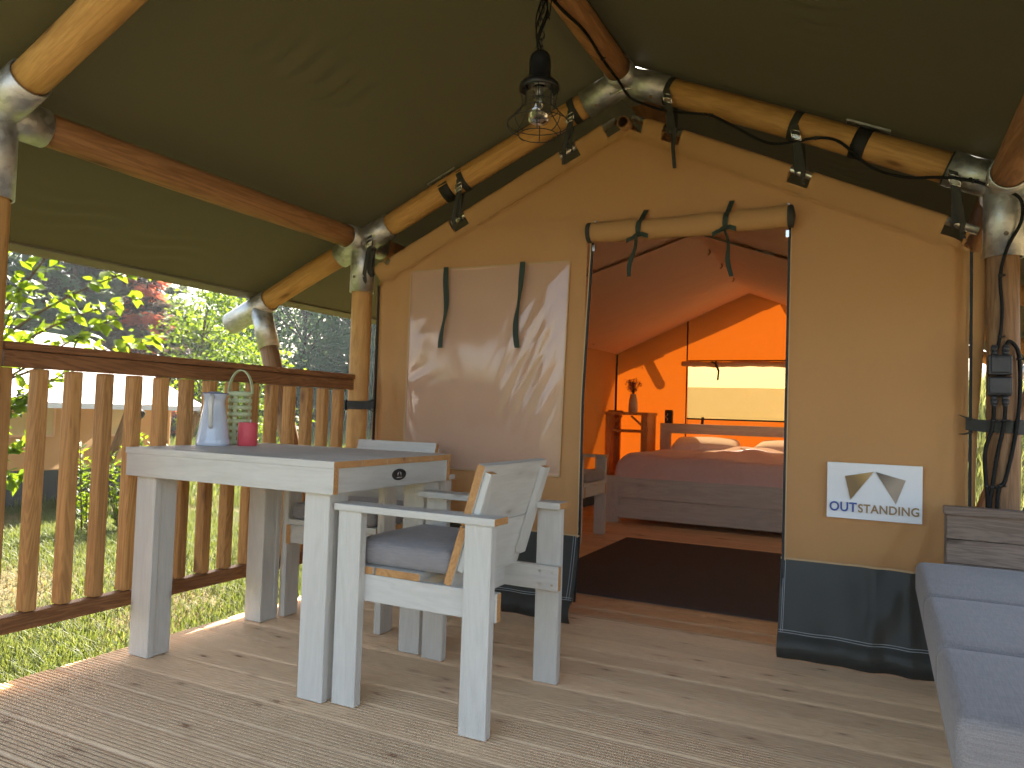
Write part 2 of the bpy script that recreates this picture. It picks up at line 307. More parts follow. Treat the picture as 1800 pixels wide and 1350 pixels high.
# ------------------------------------------------------------------ mesh helpers
class MB:
    def __init__(s): s.v = []; s.f = []; s.mi = []; s.sm = []
    def add(s, vs, fs, mi=0, smooth=False, mtx=None):
        o = len(s.v)
        s.v += [tuple(mtx @ Vector(v)) if mtx else tuple(v) for v in vs]
        for f in fs: s.f.append(tuple(i + o for i in f)); s.mi.append(mi); s.sm.append(smooth)
        return s
    def box(s, lo, hi, mi=0, mtx=None):
        x0, y0, z0 = lo; x1, y1, z1 = hi
        return s.add([(x0, y0, z0), (x1, y0, z0), (x1, y1, z0), (x0, y1, z0), (x0, y0, z1), (x1, y0, z1), (x1, y1, z1), (x0, y1, z1)],
                     [(3, 2, 1, 0), (4, 5, 6, 7), (0, 1, 5, 4), (1, 2, 6, 5), (2, 3, 7, 6), (3, 0, 4, 7)], mi, False, mtx)
    def tube(s, pts, r, n=10, mi=0, cap=True, flat=1.0, up=None):
        pts = [Vector(p) for p in pts]; rs = r if isinstance(r, (list, tuple)) else [r] * len(pts)
        rings = []; prev = up
        for i, p in enumerate(pts):
            d = (pts[min(i + 1, len(pts) - 1)] - pts[max(i - 1, 0)]).normalized()
            if prev is None: prev = Vector((0, 0, 1)) if abs(d.z) < 0.9 else Vector((0, 1, 0))
            a = (Vector(prev) - d * d.dot(Vector(prev))).normalized(); b = d.cross(a); prev = a
            rings.append([p + (a * math.cos(t) * flat + b * math.sin(t)) * rs[i] for t in [2 * math.pi * k / n for k in range(n)]])
        vs = [v for rg in rings for v in rg]; fs = []
        for i in range(len(pts) - 1):
            for k in range(n):
                fs.append((i * n + k, i * n + (k + 1) % n, (i + 1) * n + (k + 1) % n, (i + 1) * n + k))
        s.add(vs, fs, mi, True)
        if cap:
            o = len(s.v) - len(vs)
            s.f.append(tuple(o + k for k in range(n))[::-1]); s.mi.append(mi); s.sm.append(False)
            s.f.append(tuple(o + (len(pts) - 1) * n + k for k in range(n))); s.mi.append(mi); s.sm.append(False)
        return s
    def pipe(s, a, b, ro, ri, n=24, mi=0):
        """open steel tube with wall thickness"""
        a, b = Vector(a), Vector(b); d = (b - a).normalized()
        u = (Vector((0, 0, 1)) if abs(d.z) < 0.9 else Vector((0, 1, 0))); u = (u - d * d.dot(u)).normalized(); w = d.cross(u)
        vs = []
        for p, r in ((a, ri), (a, ro), (b, ro), (b, ri)):
            vs += [p + (u * math.cos(2 * math.pi * k / n) + w * math.sin(2 * math.pi * k / n)) * r for k in range(n)]
        fs = [(i * n + k, i * n + (k + 1) % n, (i + 1) * n + (k + 1) % n, (i + 1) * n + k) for i in range(3) for k in range(n)]
        return s.add(vs, fs, mi, True)
    def lathe(s, prof, n=32, mi=0, c=(0, 0, 0)):
        vs = []; fs = []
        for r, z in prof: vs += [(c[0] + r * math.cos(2 * math.pi * k / n), c[1] + r * math.sin(2 * math.pi * k / n), c[2] + z) for k in range(n)]
        for i in range(len(prof) - 1):
            for k in range(n): fs.append((i * n + k, i * n + (k + 1) % n, (i + 1) * n + (k + 1) % n, (i + 1) * n + k))
        return s.add(vs, fs, mi, True)
    def grid(s, nu, nv, fn, mi=0, smooth=True, skip=None):
        vs = [fn(i / nu, j / nv) for j in range(nv + 1) for i in range(nu + 1)]
        fs = []
        for j in range(nv):
            for i in range(nu):
                if skip and skip((i + .5) / nu, (j + .5) / nv): continue
                a = j * (nu + 1) + i; fs.append((a, a + 1, a + nu + 2, a + nu + 1))
        return s.add(vs, fs, mi, smooth)
    def ribbon(s, pts, wid, nrm, mi=0, th=0.0015):
        """flat tape along pts, given width direction per point, with thickness"""
        pts = [Vector(p) for p in pts]; n = len(pts)
        wid = [Vector(w) for w in (wid if isinstance(wid, list) else [wid] * n)]
        nrm = [Vector(w) for w in (nrm if isinstance(nrm, list) else [nrm] * n)]
        vs = []
        for p, w, q in zip(pts, wid, nrm):
            q = q.normalized() * th
            vs += [p - w + q, p + w + q, p + w - q, p - w - q]
        fs = [(0, 1, 2, 3), tuple((n - 1) * 4 + k for k in (3, 2, 1, 0))]
        for i in range(n - 1):
            for k in range(4): fs.append((i * 4 + k, (i + 1) * 4 + k, (i + 1) * 4 + (k + 1) % 4, i * 4 + (k + 1) % 4))
        return s.add(vs, fs, mi, False)
    def mesh(s, name):
        me = bpy.data.meshes.new(name); me.from_pydata(s.v, [], s.f)
        me.polygons.foreach_set('material_index', s.mi); me.polygons.foreach_set('use_smooth', s.sm)
        me.update(); return me

def put(name, me, mats, parent=None, loc=(0, 0, 0), rot=None):
    if isinstance(me, MB): me = me.mesh(name)
    if not me.materials:
        for m in (mats if isinstance(mats, (list, tuple)) else [mats]): me.materials.append(MT[m] if isinstance(m, str) else m)
    o = bpy.data.objects.new(name, me); COL.objects.link(o)
    o.location = loc
    if rot is not None: o.rotation_euler = rot
    if parent: o.parent = parent
    return o
def tag(o, label, cat, group=None):
    o['label'] = label; o['category'] = cat
    if group: o['group'] = group
    return o
def thing(name, label, cat, loc=(0, 0, 0), rz=0, group=None):
    o = bpy.data.objects.new(name, None); COL.objects.link(o); o.location = loc; o.rotation_euler = (0, 0, rz); o.empty_display_size = 0.1
    return tag(o, label, cat, group)
def struct(o): o['kind'] = 'structure'; return o
def stuff(o): o['kind'] = 'stuff'; return o
def dup(root, loc, rz, label):
    r = root.copy(); COL.objects.link(r); r.location = loc; r.rotation_euler = (0, 0, rz); r['label'] = label
    for ch in list(root.children):
        c = ch.copy(); COL.objects.link(c); c.parent = r
        for g in list(ch.children):
            d = g.copy(); COL.objects.link(d); d.parent = c
    return r

_plank = {}
def plank_mesh(L, W, T, m, me_end, bev):
    key = (round(L, 4), round(W, 4), round(T, 4), m, me_end, bev)
    if key in _plank: return _plank[key]
    bm = bmesh.new(); bmesh.ops.create_cube(bm, size=1)
    for v in bm.verts: v.co = Vector((v.co.x * L, v.co.y * W, v.co.z * T))
    if bev: bmesh.ops.bevel(bm, geom=bm.edges[:], offset=bev, segments=2, affect='EDGES', profile=0.6)
    for f in bm.faces:
        f.material_index = 1 if abs(f.normal.x) > 0.9 else 0
    me = bpy.data.meshes.new('plank'); bm.to_mesh(me); bm.free()
    me.materials.append(MT[m]); me.materials.append(MT[me_end])
    _plank[key] = me; return me
def plank(name, parent, lo, hi, m, end=None, grain='x', bev=0.003, rot=None, piv=None):
    lo, hi = Vector(lo), Vector(hi); c = (lo + hi) / 2; d = hi - lo
    if grain == 'x': L, W, T, b = d.x, d.y, d.z, Matrix.Identity(3)
    elif grain == 'y': L, W, T, b = d.y, d.x, d.z, Euler((0, 0, R(90))).to_matrix()
    else: L, W, T, b = d.z, d.y, d.x, Euler((0, R(-90), 0)).to_matrix()
    me = plank_mesh(L, W, T, m, end or m, bev)
    o = bpy.data.objects.new(name, me); COL.objects.link(o)
    if rot is not None:
        rm = Euler(rot).to_matrix(); p = Vector(piv) if piv else c
        c = p + rm @ (c - p); b = rm @ b
    o.location = c; o.rotation_euler = b.to_euler()
    if parent: o.parent = parent
    return o

def pole(name, parent, a, b, r, m, n=20, seed=0, taper=0.0):
    """round timber, slightly out of true, mesh built along its own local Z"""
    a, b = Vector(a), Vector(b); L = (b - a).length; rr = random.Random(seed)
    k = max(4, int(L / 0.18)); mb = MB(); ph = [rr.uniform(0, 6) for _ in range(4)]
    pts = []; rs = []
    for i in range(k + 1):
        z = L * i / k
        e = 0.004 * math.sin(math.pi * i / k)
        pts.append((e * math.sin(z * 3 + ph[0]), e * math.cos(z * 2.3 + ph[1]), z)); rs.append(r * (1 - taper * i / k) * (1 + 0.018 * math.sin(z * 5 + ph[2])))
    mb.tube(pts, rs, n)
    o = put(name, mb, m, parent, a); o.rotation_euler = (b - a).to_track_quat('Z', 'Y').to_euler()
    return o

# ------------------------------------------------------------------ ground
def gz(x, y):
    z = -0.28 + 0.03 * math.sin(x * 0.9 + 1) * math.sin(y * 0.7)
    d = math.hypot(x, y)
    z += 0.55 * max(0.0, min(1.0, (d - 14) / 22.0))
    def ss(a, b, t):
        t = max(0, min(1, (t - a) / (b - a))); return t * t * (3 - 2 * t)
    z += 1.75 * ss(8.9, 13.5, y) * ss(-2.6, 0.0, x) * (1 - ss(20, 60, x))
    z += 3.5 * ss(20, 70, x)
    if d > 45: z += (d - 45) * 0.05 if d < 400 else 17.75
    return z
def axis_vals():
    a = [0.0]; st = 0.4
    while a[-1] < 2000:
        a.append(a[-1] + st); st *= 1.10 if a[-1] > 12 else 1.0
    return sorted([-t for t in a[1:]] + a)
ax = axis_vals(); n_ = len(ax)
gme = bpy.data.meshes.new('ground')
gme.from_pydata([(x, y, gz(x, y)) for y in ax for x in ax], [], [(j * n_ + i, j * n_ + i + 1, (j + 1) * n_ + i + 1, (j + 1) * n_ + i) for j in range(n_ - 1) for i in range(n_ - 1)])
gme.polygons.foreach_set('use_smooth', [True] * len(gme.polygons))
struct(put('ground', gme, 'ground'))

# ------------------------------------------------------------------ deck: one object per board
mb = MB()
for y in (-0.5, 0.7, 1.9, 3.1, 4.3, 5.5, 6.7, 7.9): mb.box((-2.48, y - 0.03, -0.16), (0.62, y + 0.03, -0.034))
mb.box((-2.50, -0.62, -0.20), (-2.46, 8.45, -0.034))
deck = struct(put('deck', mb, 'deck'))
W_ = 0.1435
def board_mesh(L, grooved):
    prof = [(-W_ / 2 + 0.004, -0.028), (-W_ / 2, -0.024), (-W_ / 2, -0.007), (-W_ / 2 + 0.002, -0.0035), (-W_ / 2 + 0.006, -0.0008)]
    if grooved:
        ng = 8; x0 = -W_ / 2 + 0.0065; p = (W_ - 0.013) / ng
        for k in range(ng):
            a = x0 + k * p
            prof += [(a + p * 0.26, 0.0), (a + p * 0.31, -0.0045), (a + p * 0.69, -0.0045), (a + p * 0.74, 0.0)]
    else:
        for k in range(1, 8): prof.append((-W_ / 2 + 0.005 + (W_ - 0.01) * k / 8, 0.0006 * math.sin(k * 0.8)))
    prof += [(W_ / 2 - 0.006, -0.0008), (W_ / 2 - 0.002, -0.0035), (W_ / 2, -0.007), (W_ / 2, -0.024), (W_ / 2 - 0.004, -0.028)]
    n = len(prof); mb = MB()
    vs = [(-L / 2, y, z) for y, z in prof] + [(L / 2, y, z) for y, z in prof]
    mb.add(vs, [(i, (i + 1) % n, n + (i + 1) % n, n + i) for i in range(n)] + [tuple(range(n))[::-1], tuple(range(n, 2 * n))])
    if grooved: mb.mi = [1 if (i < n and prof[i][1] < -0.003 and prof[(i + 1) % n][1] < -0.003 and abs(prof[i][1] + 0.0045) < 1e-4) else 0 for i in range(len(mb.mi))]
    return mb.mesh('decking_board')
L_ = 3.18
bg, bs = board_mesh(L_, True), board_mesh(L_, False)
y0 = 1.49 - 0.1495 * 14 - 0.0035
k = 0
while True:
    yc = y0 + 0.1495 * k + W_ / 2 + 0.002
    if yc > 8.38: break
    gr = yc < 3.27
    o = put('decking_board', bg if gr else bs, ['deck', 'groove'] if gr else 'deck_smooth', deck, ((-2.528 if yc < 3.9 else -2.80) + L_ / 2 + rnd.uniform(-0.006, 0.006), yc, rnd.uniform(-0.0012, 0.0008)))
    o.rotation_euler = (rnd.uniform(-0.004, 0.004), 0, rnd.uniform(-0.0006, 0.0006) + (math.pi if rnd.random() < 0.5 and gr else 0))
    k += 1

# ------------------------------------------------------------------ timber frame with steel joints
AX, ZR, SL = -1.06, 2.457, 0.44
XL, XR = -2.51, 0.39
def zr(x): return ZR - SL * abs(x - AX)
frame = thing('timber_frame', 'round pine pole frame with galvanised joints holding up the olive fly roof', 'tent frame')
FY = [1.335, 3.2, 5.03, 6.86, 8.42]
cs, sn = math.cos(math.atan(SL)), math.sin(math.atan(SL))
RP = 0.057
def joint(kind, x, y, front, back):
    mb = MB(); ro, ri = 0.065, 0.059; z = zr(x)
    P = Vector((x, y, z))
    def arm(d, L=0.20): mb.pipe(P - Vector(d) * 0.02, P + Vector(d) * L, ro, ri)
    if kind == 'apex':
        for s_ in (-1, 1): arm((s_ * cs, 0, -sn), 0.215)
    else:
        s_ = -1 if x < AX else 1
        arm((s_ * cs, 0, -sn), 0.17); arm((-s_ * cs, 0, sn), 0.19)
        if y < 8 and not (x < AX and y > 4): arm((0, 0, -1), 0.275)
    if front: arm((0, -1, 0), 0.15 if kind != 'apex' else 0.13)
    if back: arm((0, 1, 0), 0.15)
    o = put('steel_joint', mb, 'galv', frame)
    bm_ = MB()
    bolts = []
    if kind == 'apex':
        for s_ in (-1, 1): bolts.append((P + Vector((s_ * cs * 0.14, -0.036, -sn * 0.14 - 0.054)), Vector((0, -0.5, -0.85))))
        bm_.tube([P + Vector((-0.06, -0.045, -0.075)), P + Vector((0.06, -0.045, -0.06))], 0.005, 8)
    else:
        bolts += [(P + Vector((0, -0.065, -0.2)), Vector((0, -1, 0))), (P + Vector((-s_ * cs * 0.12, -0.055, sn * 0.12 - 0.036)), Vector((0, -0.85, -0.5)))]
        if front: bolts.append((P + Vector((-s_ * 0.058, -0.10, -0.028)), Vector((-s_ * 0.9, 0, -0.45))))
    if bm_.v: put('tie_rod', bm_, 'chrome', o)
    for b, d in bolts: put('bolt', MB().tube([b - d * 0.004, b + d * 0.006], 0.008, 8), 'chrome', o)
for i, y in enumerate(FY):
    fr, bk = i > 0, i < len(FY) - 1
    joint('apex', AX, y, fr, bk)
    for s_, x in ((-1, XL), (1, XR)):
        joint('eave', x, y, fr, bk)
        a = Vector((AX + s_ * cs * 0.12, y, ZR - sn * 0.12)); b = Vector((x - s_ * cs * 0.10, y, zr(x) + sn * 0.10))
        pole('rafter', frame, a, b, RP, 'pole', seed=i * 7 + s_)
        e = Vector((x + s_ * 0.80, y, zr(x + s_ * 0.80)))
        pole('outer_rafter', frame, Vector((x + s_ * 0.08, y, zr(x + s_ * 0.08))), e - Vector((s_ * cs, 0, -sn)) * 0.05, RP, 'pole', seed=i * 9 + s_)
        # outer end sleeve with a downward socket for the brace
        mb = MB(); ex = x + s_ * 0.66; ez = zr(ex)
        mb.pipe((ex, y, ez), (ex + s_ * cs * 0.32, y, ez - sn * 0.32), 0.065, 0.059)
        q = Vector((ex + s_ * cs * 0.075, y, ez - sn * 0.075)); foot = Vector((x + s_ * (0.10 if y < 4 or s_ > 0 else 0.42), y, gz(x, y) - 0.05)); dd = (foot - q).normalized()
        if y < 8: mb.pipe(q, q + dd * 0.26, 0.060, 0.054)
        put('end_sleeve', mb, 'galv', frame)
        if y > 8: continue
        pole('brace', frame, q + dd * 0.2, foot, 0.053, 'pole_dark', seed=i + s_)
        if not (s_ < 0 and y > 4): pole('post', frame, (x, y, gz(x, y) - 0.05), (x, y, zr(x) - 0.1), 0.053, 'pole_dark' if s_ > 0 else 'pole', seed=i * 3 + s_)
for i in range(len(FY) - 1):
    a, b = FY[i], FY[i + 1]
    pole('ridge_pole', frame, (AX, a + 0.05, ZR), (AX, b - 0.05, ZR), 0.056, 'purlin', seed=40 + i)
    for x in (XL, XR): pole('purlin', frame, (x, a + 0.05, zr(x)), (x, b - 0.05, zr(x)), 0.057, 'purlin', seed=50 + i)
for x in (XL, AX, XR): pole('purlin_end', frame, (x, FY[-1], zr(x)), (x, 8.78, zr(x)), 0.06, 'galv', seed=3)
# black splice bands with small steel plates on the front rafters
for sx in (-1, 1):
    x = AX + sx * 0.925 if sx < 0 else AX + 0.875 + 0.10
    P = Vector((x, 3.2, zr(x))); d = Vector((sx * cs, 0, -sn))
    mb = MB(); mb.pipe(P - d * 0.028, P + d * 0.028, 0.0610, 0.0575); sb = put('splice_band', mb, 'zip', frame)
    mb = MB(); q = P + Vector((sn * sx * 0.064, -0.012, cs * 0.064)); mb.ribbon([q - d * 0.085, q + d * 0.085], (0, 0.03, 0), (sn * sx, 0, cs), 0, 0.004); put('plate', mb, 'galv', sb)

# ------------------------------------------------------------------ fly roof
fly = thing('fly_roof', 'olive canvas fly roof stretched over the veranda and the tent', 'canopy')
def fly_side(s_):
    XE = 2.245
    YA, YB = 0.50, 8.52
    def fn(u, v):
        x = u * XE; y = YA + v * (YB - YA)
        z = ZR + 0.083 - SL * x
        # sag between the pole lines, ripples near the eave, crease fans by the seam
        span = 1.83; ph = ((y - 1.37) % span) / span
        sag = math.sin(math.pi * ph) * (math.sin(math.pi * min(1, x / 1.45)) if x < 1.45 else 0.6 * math.sin(math.pi * (x - 1.45) / 0.8))
        z += 0.022 * sag
        z += 0.0016 * math.sin(x * 31 + 3 * math.sin(y * 1.7)) * max(0, (x - 1.5)) * math.sin(y * 2.1)
        for cy, cx in ((2.15, 0.86), (4.2, 0.9)):
            g = math.exp(-((x - cx) / 0.10) ** 2 - ((y - cy) / 0.33) ** 2)
            z += 0.0075 * g * math.sin((y - cy) * 62 + (x - cx) * 26 + 2.0 * math.sin(x * 19))
        for cy, cx in ((1.95, 1.95), (2.4, 2.02), (4.4, 1.9)):
            g = math.exp(-((x - cx) / 0.12) ** 2 - ((y - cy) / 0.22) ** 2)
            z += 0.005 * g * math.sin((x - cx) * 70 + (y - cy) * 9 + 1.5 * math.sin(y * 13))
        return (AX + s_ * x, y, z)
    mb = MB(); mb.grid(150, 300, fn)
    if s_ > 0: mb.f = [f[::-1] for f in mb.f]
    p = put('roof_panel', mb, 'fly', fly)
    def under(x, y): 
        q = Vector(fn(x / XE, (y - YA) / (YB - YA))); return q - Vector((s_ * sn, 0, cs)) * 0.0006
    # welded seams running along the tent
    mb = MB()
    for x in ():
        mb = MB(); pts = [under(x, y) for y in np.linspace(0.52, 8.4, 140)]
        mb.ribbon(pts, Vector((s_ * cs, 0, -sn)) * 0.004, (s_ * sn, 0, cs), 0, 0.0005)
        put('seam', mb, 'fly', fly)
    mb = MB()
    pts = [Vector(fn(1, v)) + Vector((-s_ * 0.018, 0, 0.004)) for v in np.linspace(0, 1, 120)]
    mb.ribbon(pts, Vector((s_ * cs, 0, -sn)) * 0.030, (s_ * sn, 0, cs), 0, 0.006)
    put('hem', mb, 'hem', fly)
for s_ in (-1, 1): fly_side(s_)
mb = MB()
mb.tube([(AX, y, ZR + 0.079) for y in np.linspace(0.50, 8.52, 30)], 0.02, 8)
put('ridge_seam', mb, 'fly', fly)

# ------------------------------------------------------------------ inner tent
tent = thing('canvas_tent', 'tan canvas tent with open rolled-up door and slate grey skirt', 'tent')
XW0, XW1, YW = -2.402, 0.287, 3.2
DX0, DX1, DZ = -1.225, -0.345, 1.785
def ztop(x): return 2.222 - 0.468 * abs(x - AX)
SK = 0.378
rw = random.Random(5)
def folds(x, z):
    """billow and creases of the front wall: negative y comes forward"""
    y = 0.0
    y += 0.010 * math.sin(x * 2.2 + z * 1.1) * math.sin(z * 1.7)
    # tight vertical creases at the left edge
    e = math.exp(-((x - XW0) / 0.16) ** 2)
    y += 0.016 * e * math.sin((x - XW0) * 60 + 1.3 * z)
    # pull from the side strap on the right: folds fanning down and in
    if x > DX1:
        e = math.exp(-((x - XW1) / 0.07) ** 2); y += -0.020 * e * math.sin((x - XW1) * 55 - 0.8)
        for k, (ang, w, a) in enumerate(((0.30, 0.022, 0.015), (0.52, 0.028, 0.017), (0.10, 0.016, 0.011))):
            dz = 0.95 - z
            if dz > 0:
                cx = 0.275 - ang * dz; f = min(1, dz * 3) * math.exp(-dz * 0.9)
                y -= a * f * math.exp(-((x - cx) / w) ** 2)
    return y
def wall_y(x, z):
    return YW + folds(x, z)
mb = MB()
def region(xa, xb, zlo, zhi_fn, nu, nv):
    def fn(u, v):
        x = xa + u * (xb - xa); z1 = zhi_fn(x); z = zlo + v * (z1 - zlo); return (x, wall_y(x, z), z)
    mb.grid(nu, nv, fn)
region(XW0, DX0, SK - 0.01, ztop, 70, 90)
region(DX1, XW1, SK - 0.01, ztop, 60, 110)
region(DX0, DX1, DZ, ztop, 50, 26)
put('front_wall', mb, 'tan', tent)
# skirt: hangs from the canvas, kicked out on the deck, with a folded hem
def skirt_prof(v): # v 0 bottom .. 1 top -> (dy, z)
    if v < 0.25: t = v / 0.25; return (-0.075 - 0.022 * math.sin(t * math.pi), 0.006 + t * 0.092)
    t = (v - 0.25) / 0.75; return (-0.072 * (1 - t) ** 1.2, 0.098 + t * (SK - 0.098))
for xa, xb, sd_ in ((XW0, DX0 + 0.006, -1), (DX1 - 0.012, XW1, 1)):
    def fn(u, v):
        x = xa + u * (xb - xa); dy, z = skirt_prof(v)
        w = 0.0035 * (1 - v) * math.sin(x * 23 + 2 * math.sin(x * 9 + 5 * v)) + 0.004 * math.sin(x * 41 + z * 12) * (1 - v * 0.6)
        w -= 0.013 * math.exp(-((x - (0.10 - 0.5 * (SK - z))) / 0.05) ** 2) * (1 if sd_ > 0 else 0)
        if sd_ < 0 and v < 0.25: w -= 0.02 * math.exp(-((x - xb) / 0.1) ** 2)
        return (x, wall_y(x, max(z, SK)) + dy + w - 0.003, z)
    mb = MB(); mb.grid(90, 40, fn); sk = put('skirt', mb, 'skirt', tent)
    mb = MB()
    for vv in (0.262, 0.285):
        pts = [Vector(fn(u, vv)) + Vector((0, -0.003, 0)) for u in np.linspace(0.004, 0.996, 90)]
        mb.ribbon(pts, (0, 0, 0.0012), (0, 1, 0), 0, 0.0008)
    ue = 0.985 if sd_ < 0 else 0.018
    for du in (0, 0.010):
        pts = [Vector(fn(ue + du * (1 if sd_ > 0 else -1), v)) + Vector((0, -0.003, 0)) for v in np.linspace(0.27, 0.99, 30)]
        mb.ribbon(pts, (0.0010, 0, 0), (0, 1, 0), 0, 0.0008)
    put('stitching', mb, 'stitch', sk)
    # light tape between canvas and skirt
    mb = MB(); pts = [Vector(fn(u, 0.995)) + Vector((0, -0.004, 0.002)) for u in np.linspace(0, 1, 80)]
    mb.ribbon(pts, (0, 0, 0.004), (0, 1, 0), 0, 0.001); put('seam', mb, 'seam', sk)
# raised seams under the sleeve
for s_ in (-1, 1):
    xe = XW0 if s_ < 0 else XW1
    mb = MB()
    for off in (-0.012, -0.030):
        pts = []
        for t in np.linspace(0.012, 1, 60):
            x = AX + t * (xe - AX); z = ztop(x) + off; pts.append((x, wall_y(x, z) - 0.004, z))
        mb.ribbon(pts, Vector((-0.42 * s_ * 0.006, 0, 0.005)) if off < -0.02 else Vector((0, 0, 0.0075)), (0, 1, 0), 0, 0.0022)
    put('seam', mb, 'tan', tent)
for xa, xb, z in ((XW0 + 0.06, DX0 - 0.02, 1.842), (DX1 + 0.02, XW1 - 0.5, 1.842)):
    pts = [(x, wall_y(x, z) - 0.003, z) for x in np.linspace(max(xa, AX - (ztop(AX) - z) / 0.468 + 0.02), min(xb, AX + (ztop(AX) - z) / 0.468 - 0.03), 40)]
    put('seam', MB().ribbon(pts, (0, 0, 0.007), (0, 1, 0), 0, 0.0012), 'tan', tent)
# sleeve with notches, steel tube inside, straps with buckles
SX = [-1.305, -1.891, -2.428, -0.856, -0.327, 0.225]
for s_ in (-1, 1):
    xe = XW0 + 0.015 if s_ < 0 else XW1 - 0.03
    nots = sorted([x for x in SX if (x < AX) == (s_ < 0)], key=lambda x: abs(x - AX))
    d = Vector((s_ * 0.9057, 0, -0.4239)); nrm = Vector((s_ * 0.4239, 0, 0.9057))
    tb = MB(); a = Vector((AX, YW - 0.012, ztop(AX) + 0.066)) + d * 0.045; b = Vector((xe, YW - 0.012, ztop(xe) + 0.066)) + d * (0.06 if s_ > 0 else -0.02)
    tb.pipe(a, b, 0.0155, 0.012, 14); put('steel_tube', tb, 'alu', tent)
    cuts = [AX + s_ * 0.075] + sum([[x - s_ * 0.040, x + s_ * 0.042] for x in nots], []) + [xe]
    if s_ < 0: cuts[-2] = max(cuts[-2], xe + 0.001)
    mb = MB()
    for xa, xb in zip(cuts[0::2], cuts[1::2]):
        if abs(xb - xa) < 0.01: continue
        ns = 12; prof = [(0.0, -0.004), (0.04, -0.028)]
        for t in np.linspace(-0.2, 3.5, 10): prof.append((0.060 + 0.020 * math.sin(t), -0.012 - 0.020 * math.cos(t)))
        prof.append((0.0, 0.006))
        def fn(u, v, xa=xa, xb=xb):
            x = xa + u * (xb - xa); i = v * (len(prof) - 1); k = min(int(i), len(prof) - 2); f = i - k
            h = prof[k][0] * (1 - f) + prof[k + 1][0] * f; yy = prof[k][1] * (1 - f) + prof[k + 1][1] * f
            sk_ = 0.018 * (h / 0.085)
            return Vector((x, wall_y(x, ztop(x)) + yy + 0.002 * math.sin(x * 30), ztop(x) + h)) + Vector((s_ * 0.39 * h, 0, -0.08 * h))
        mb.grid(ns, len(prof) - 1, fn)
    # between the notches a low band joins the flaps
    xs0, xs1 = AX, xe
    def band(u, v):
        x = xs0 + u * (xs1 - xs0); return (x, wall_y(x, ztop(x)) - 0.006, ztop(x) - 0.006 + v * 0.018)
    mb.grid(60, 1, band)
    put('pole_sleeve', mb, 'tan', tent)
mb = MB(); mb.pipe((AX + 0.004, YW - 0.045, ztop(AX) + 0.022), (AX + 0.004, YW + 0.12, ztop(AX) + 0.022), 0.028, 0.023, 20); put('ridge_tube', mb, 'purlin', tent)
for i, x in enumerate(SX):
    s_ = -1 if x < AX else 1
    zc = zr(x); P = Vector((x, 3.2, zc)); d = Vector((s_ * cs, 0, -sn)); nrm = Vector((s_ * sn, 0, cs))
    top = ztop(x) + 0.070
    pts = []; wd = []; nn = []
    xo = x + s_ * 0.03 if i not in (2,) else x
    for t in np.linspace(-60, 200, 14):   # round the rafter
        a_ = R(t); q = -Vector((0, 1, 0)) * math.sin(a_) + nrm * math.cos(a_)
        pts.append(P + q * 0.0605); nn.append(q); wd.append(d * 0.016)
    sb = MB(); sb.ribbon(pts, wd, nn, 0, 0.0012)
    low = Vector((x + s_ * 0.012, YW - 0.030, top - 0.008))
    st_ = P + Vector((0, -0.0605, -0.012))
    mid = st_.lerp(low, 0.45) + Vector((0.004, -0.006, 0))
    sb.ribbon([st_, mid, low, low + Vector((0, 0.016, -0.020)), low + Vector((0, 0.034, 0.0))], [d * 0.016, d * 0.015, Vector((0.014, 0, 0.0)), Vector((0.013, 0, 0)), Vector((0.013, 0, 0))], [Vector((0, -1, 0.1))] * 3 + [Vector((0, -0.3, -1)), Vector((0, 1, 0))], 0, 0.0012)
    # second leg behind and the loose tail
    sb.ribbon([P + Vector((s_ * 0.02, 0.02, -0.056)), low + Vector((s_ * 0.018, 0.018, 0.0))], Vector((0.012, 0, 0)), (0, 1, 0), 0, 0.0012)
    tl = [0.05, 0.03, 0.035, 0.15, 0.03, 0.035][i]
    sb.ribbon([mid + Vector((s_ * 0.004, -0.006, 0)), low + Vector((s_ * 0.022, -0.016, -0.012)), low + Vector((s_ * 0.018, -0.012, -0.03 - tl * 0.4)), low + Vector((s_ * 0.026, -0.006, -0.03 - tl))], [Vector((0.010, 0, 0)), Vector((0.010, 0.004, 0)), Vector((0.007, 0.006, 0)), Vector((0.008, 0, 0))], (0, -1, 0), 0, 0.001)
    so = put('strap', sb, 'web', tent)
    bk = MB(); c = st_.lerp(mid, 0.55) + Vector((0, -0.006, 0)); w, h = d * 0.019, (st_ - mid).normalized() * 0.018
    loop = [c - w - h, c + w - h, c + w + h, c - w + h, c - w - h]
    for p, q in zip(loop, loop[1:]): bk.tube([p, q], 0.0026, 6)
    bk.tube([c - w, c + w], 0.003, 6); bk.ribbon([c - h * 0.9, c - h * 0.1], w * 0.8, (0, -1, 0), 0, 0.002)
    put('buckle', bk, 'chrome', so)
# door edges: black zip tape and pale piping
for x, xt in ((DX0, -1.175), (DX1, -0.338)):
    mb = MB(); s_ = 1 if x == DX0 else -1
    pts = []
    for z in np.linspace(0.09, 1.74, 60):
        xx = x if z < 1.0 else x + (xt - x) * 0.5 * (z - 1.0) / 0.74
        pts.append((xx + s_ * 0.004, wall_y(x, z) - 0.004 - max(0, (SK - z)) * 0.16, z))
    mb.ribbon(pts, (0.0045, 0, 0), (0, 1, 0), 0, 0.004); put('door_zip', mb, 'zip', tent)
    mb = MB(); mb.ribbon([Vector(p) + Vector((-s_ * 0.008, -0.001, 0)) for p in pts[10:]], (0.0025, 0, 0), (0, 1, 0), 0, 0.002); put('door_piping', mb, 'seam', tent)
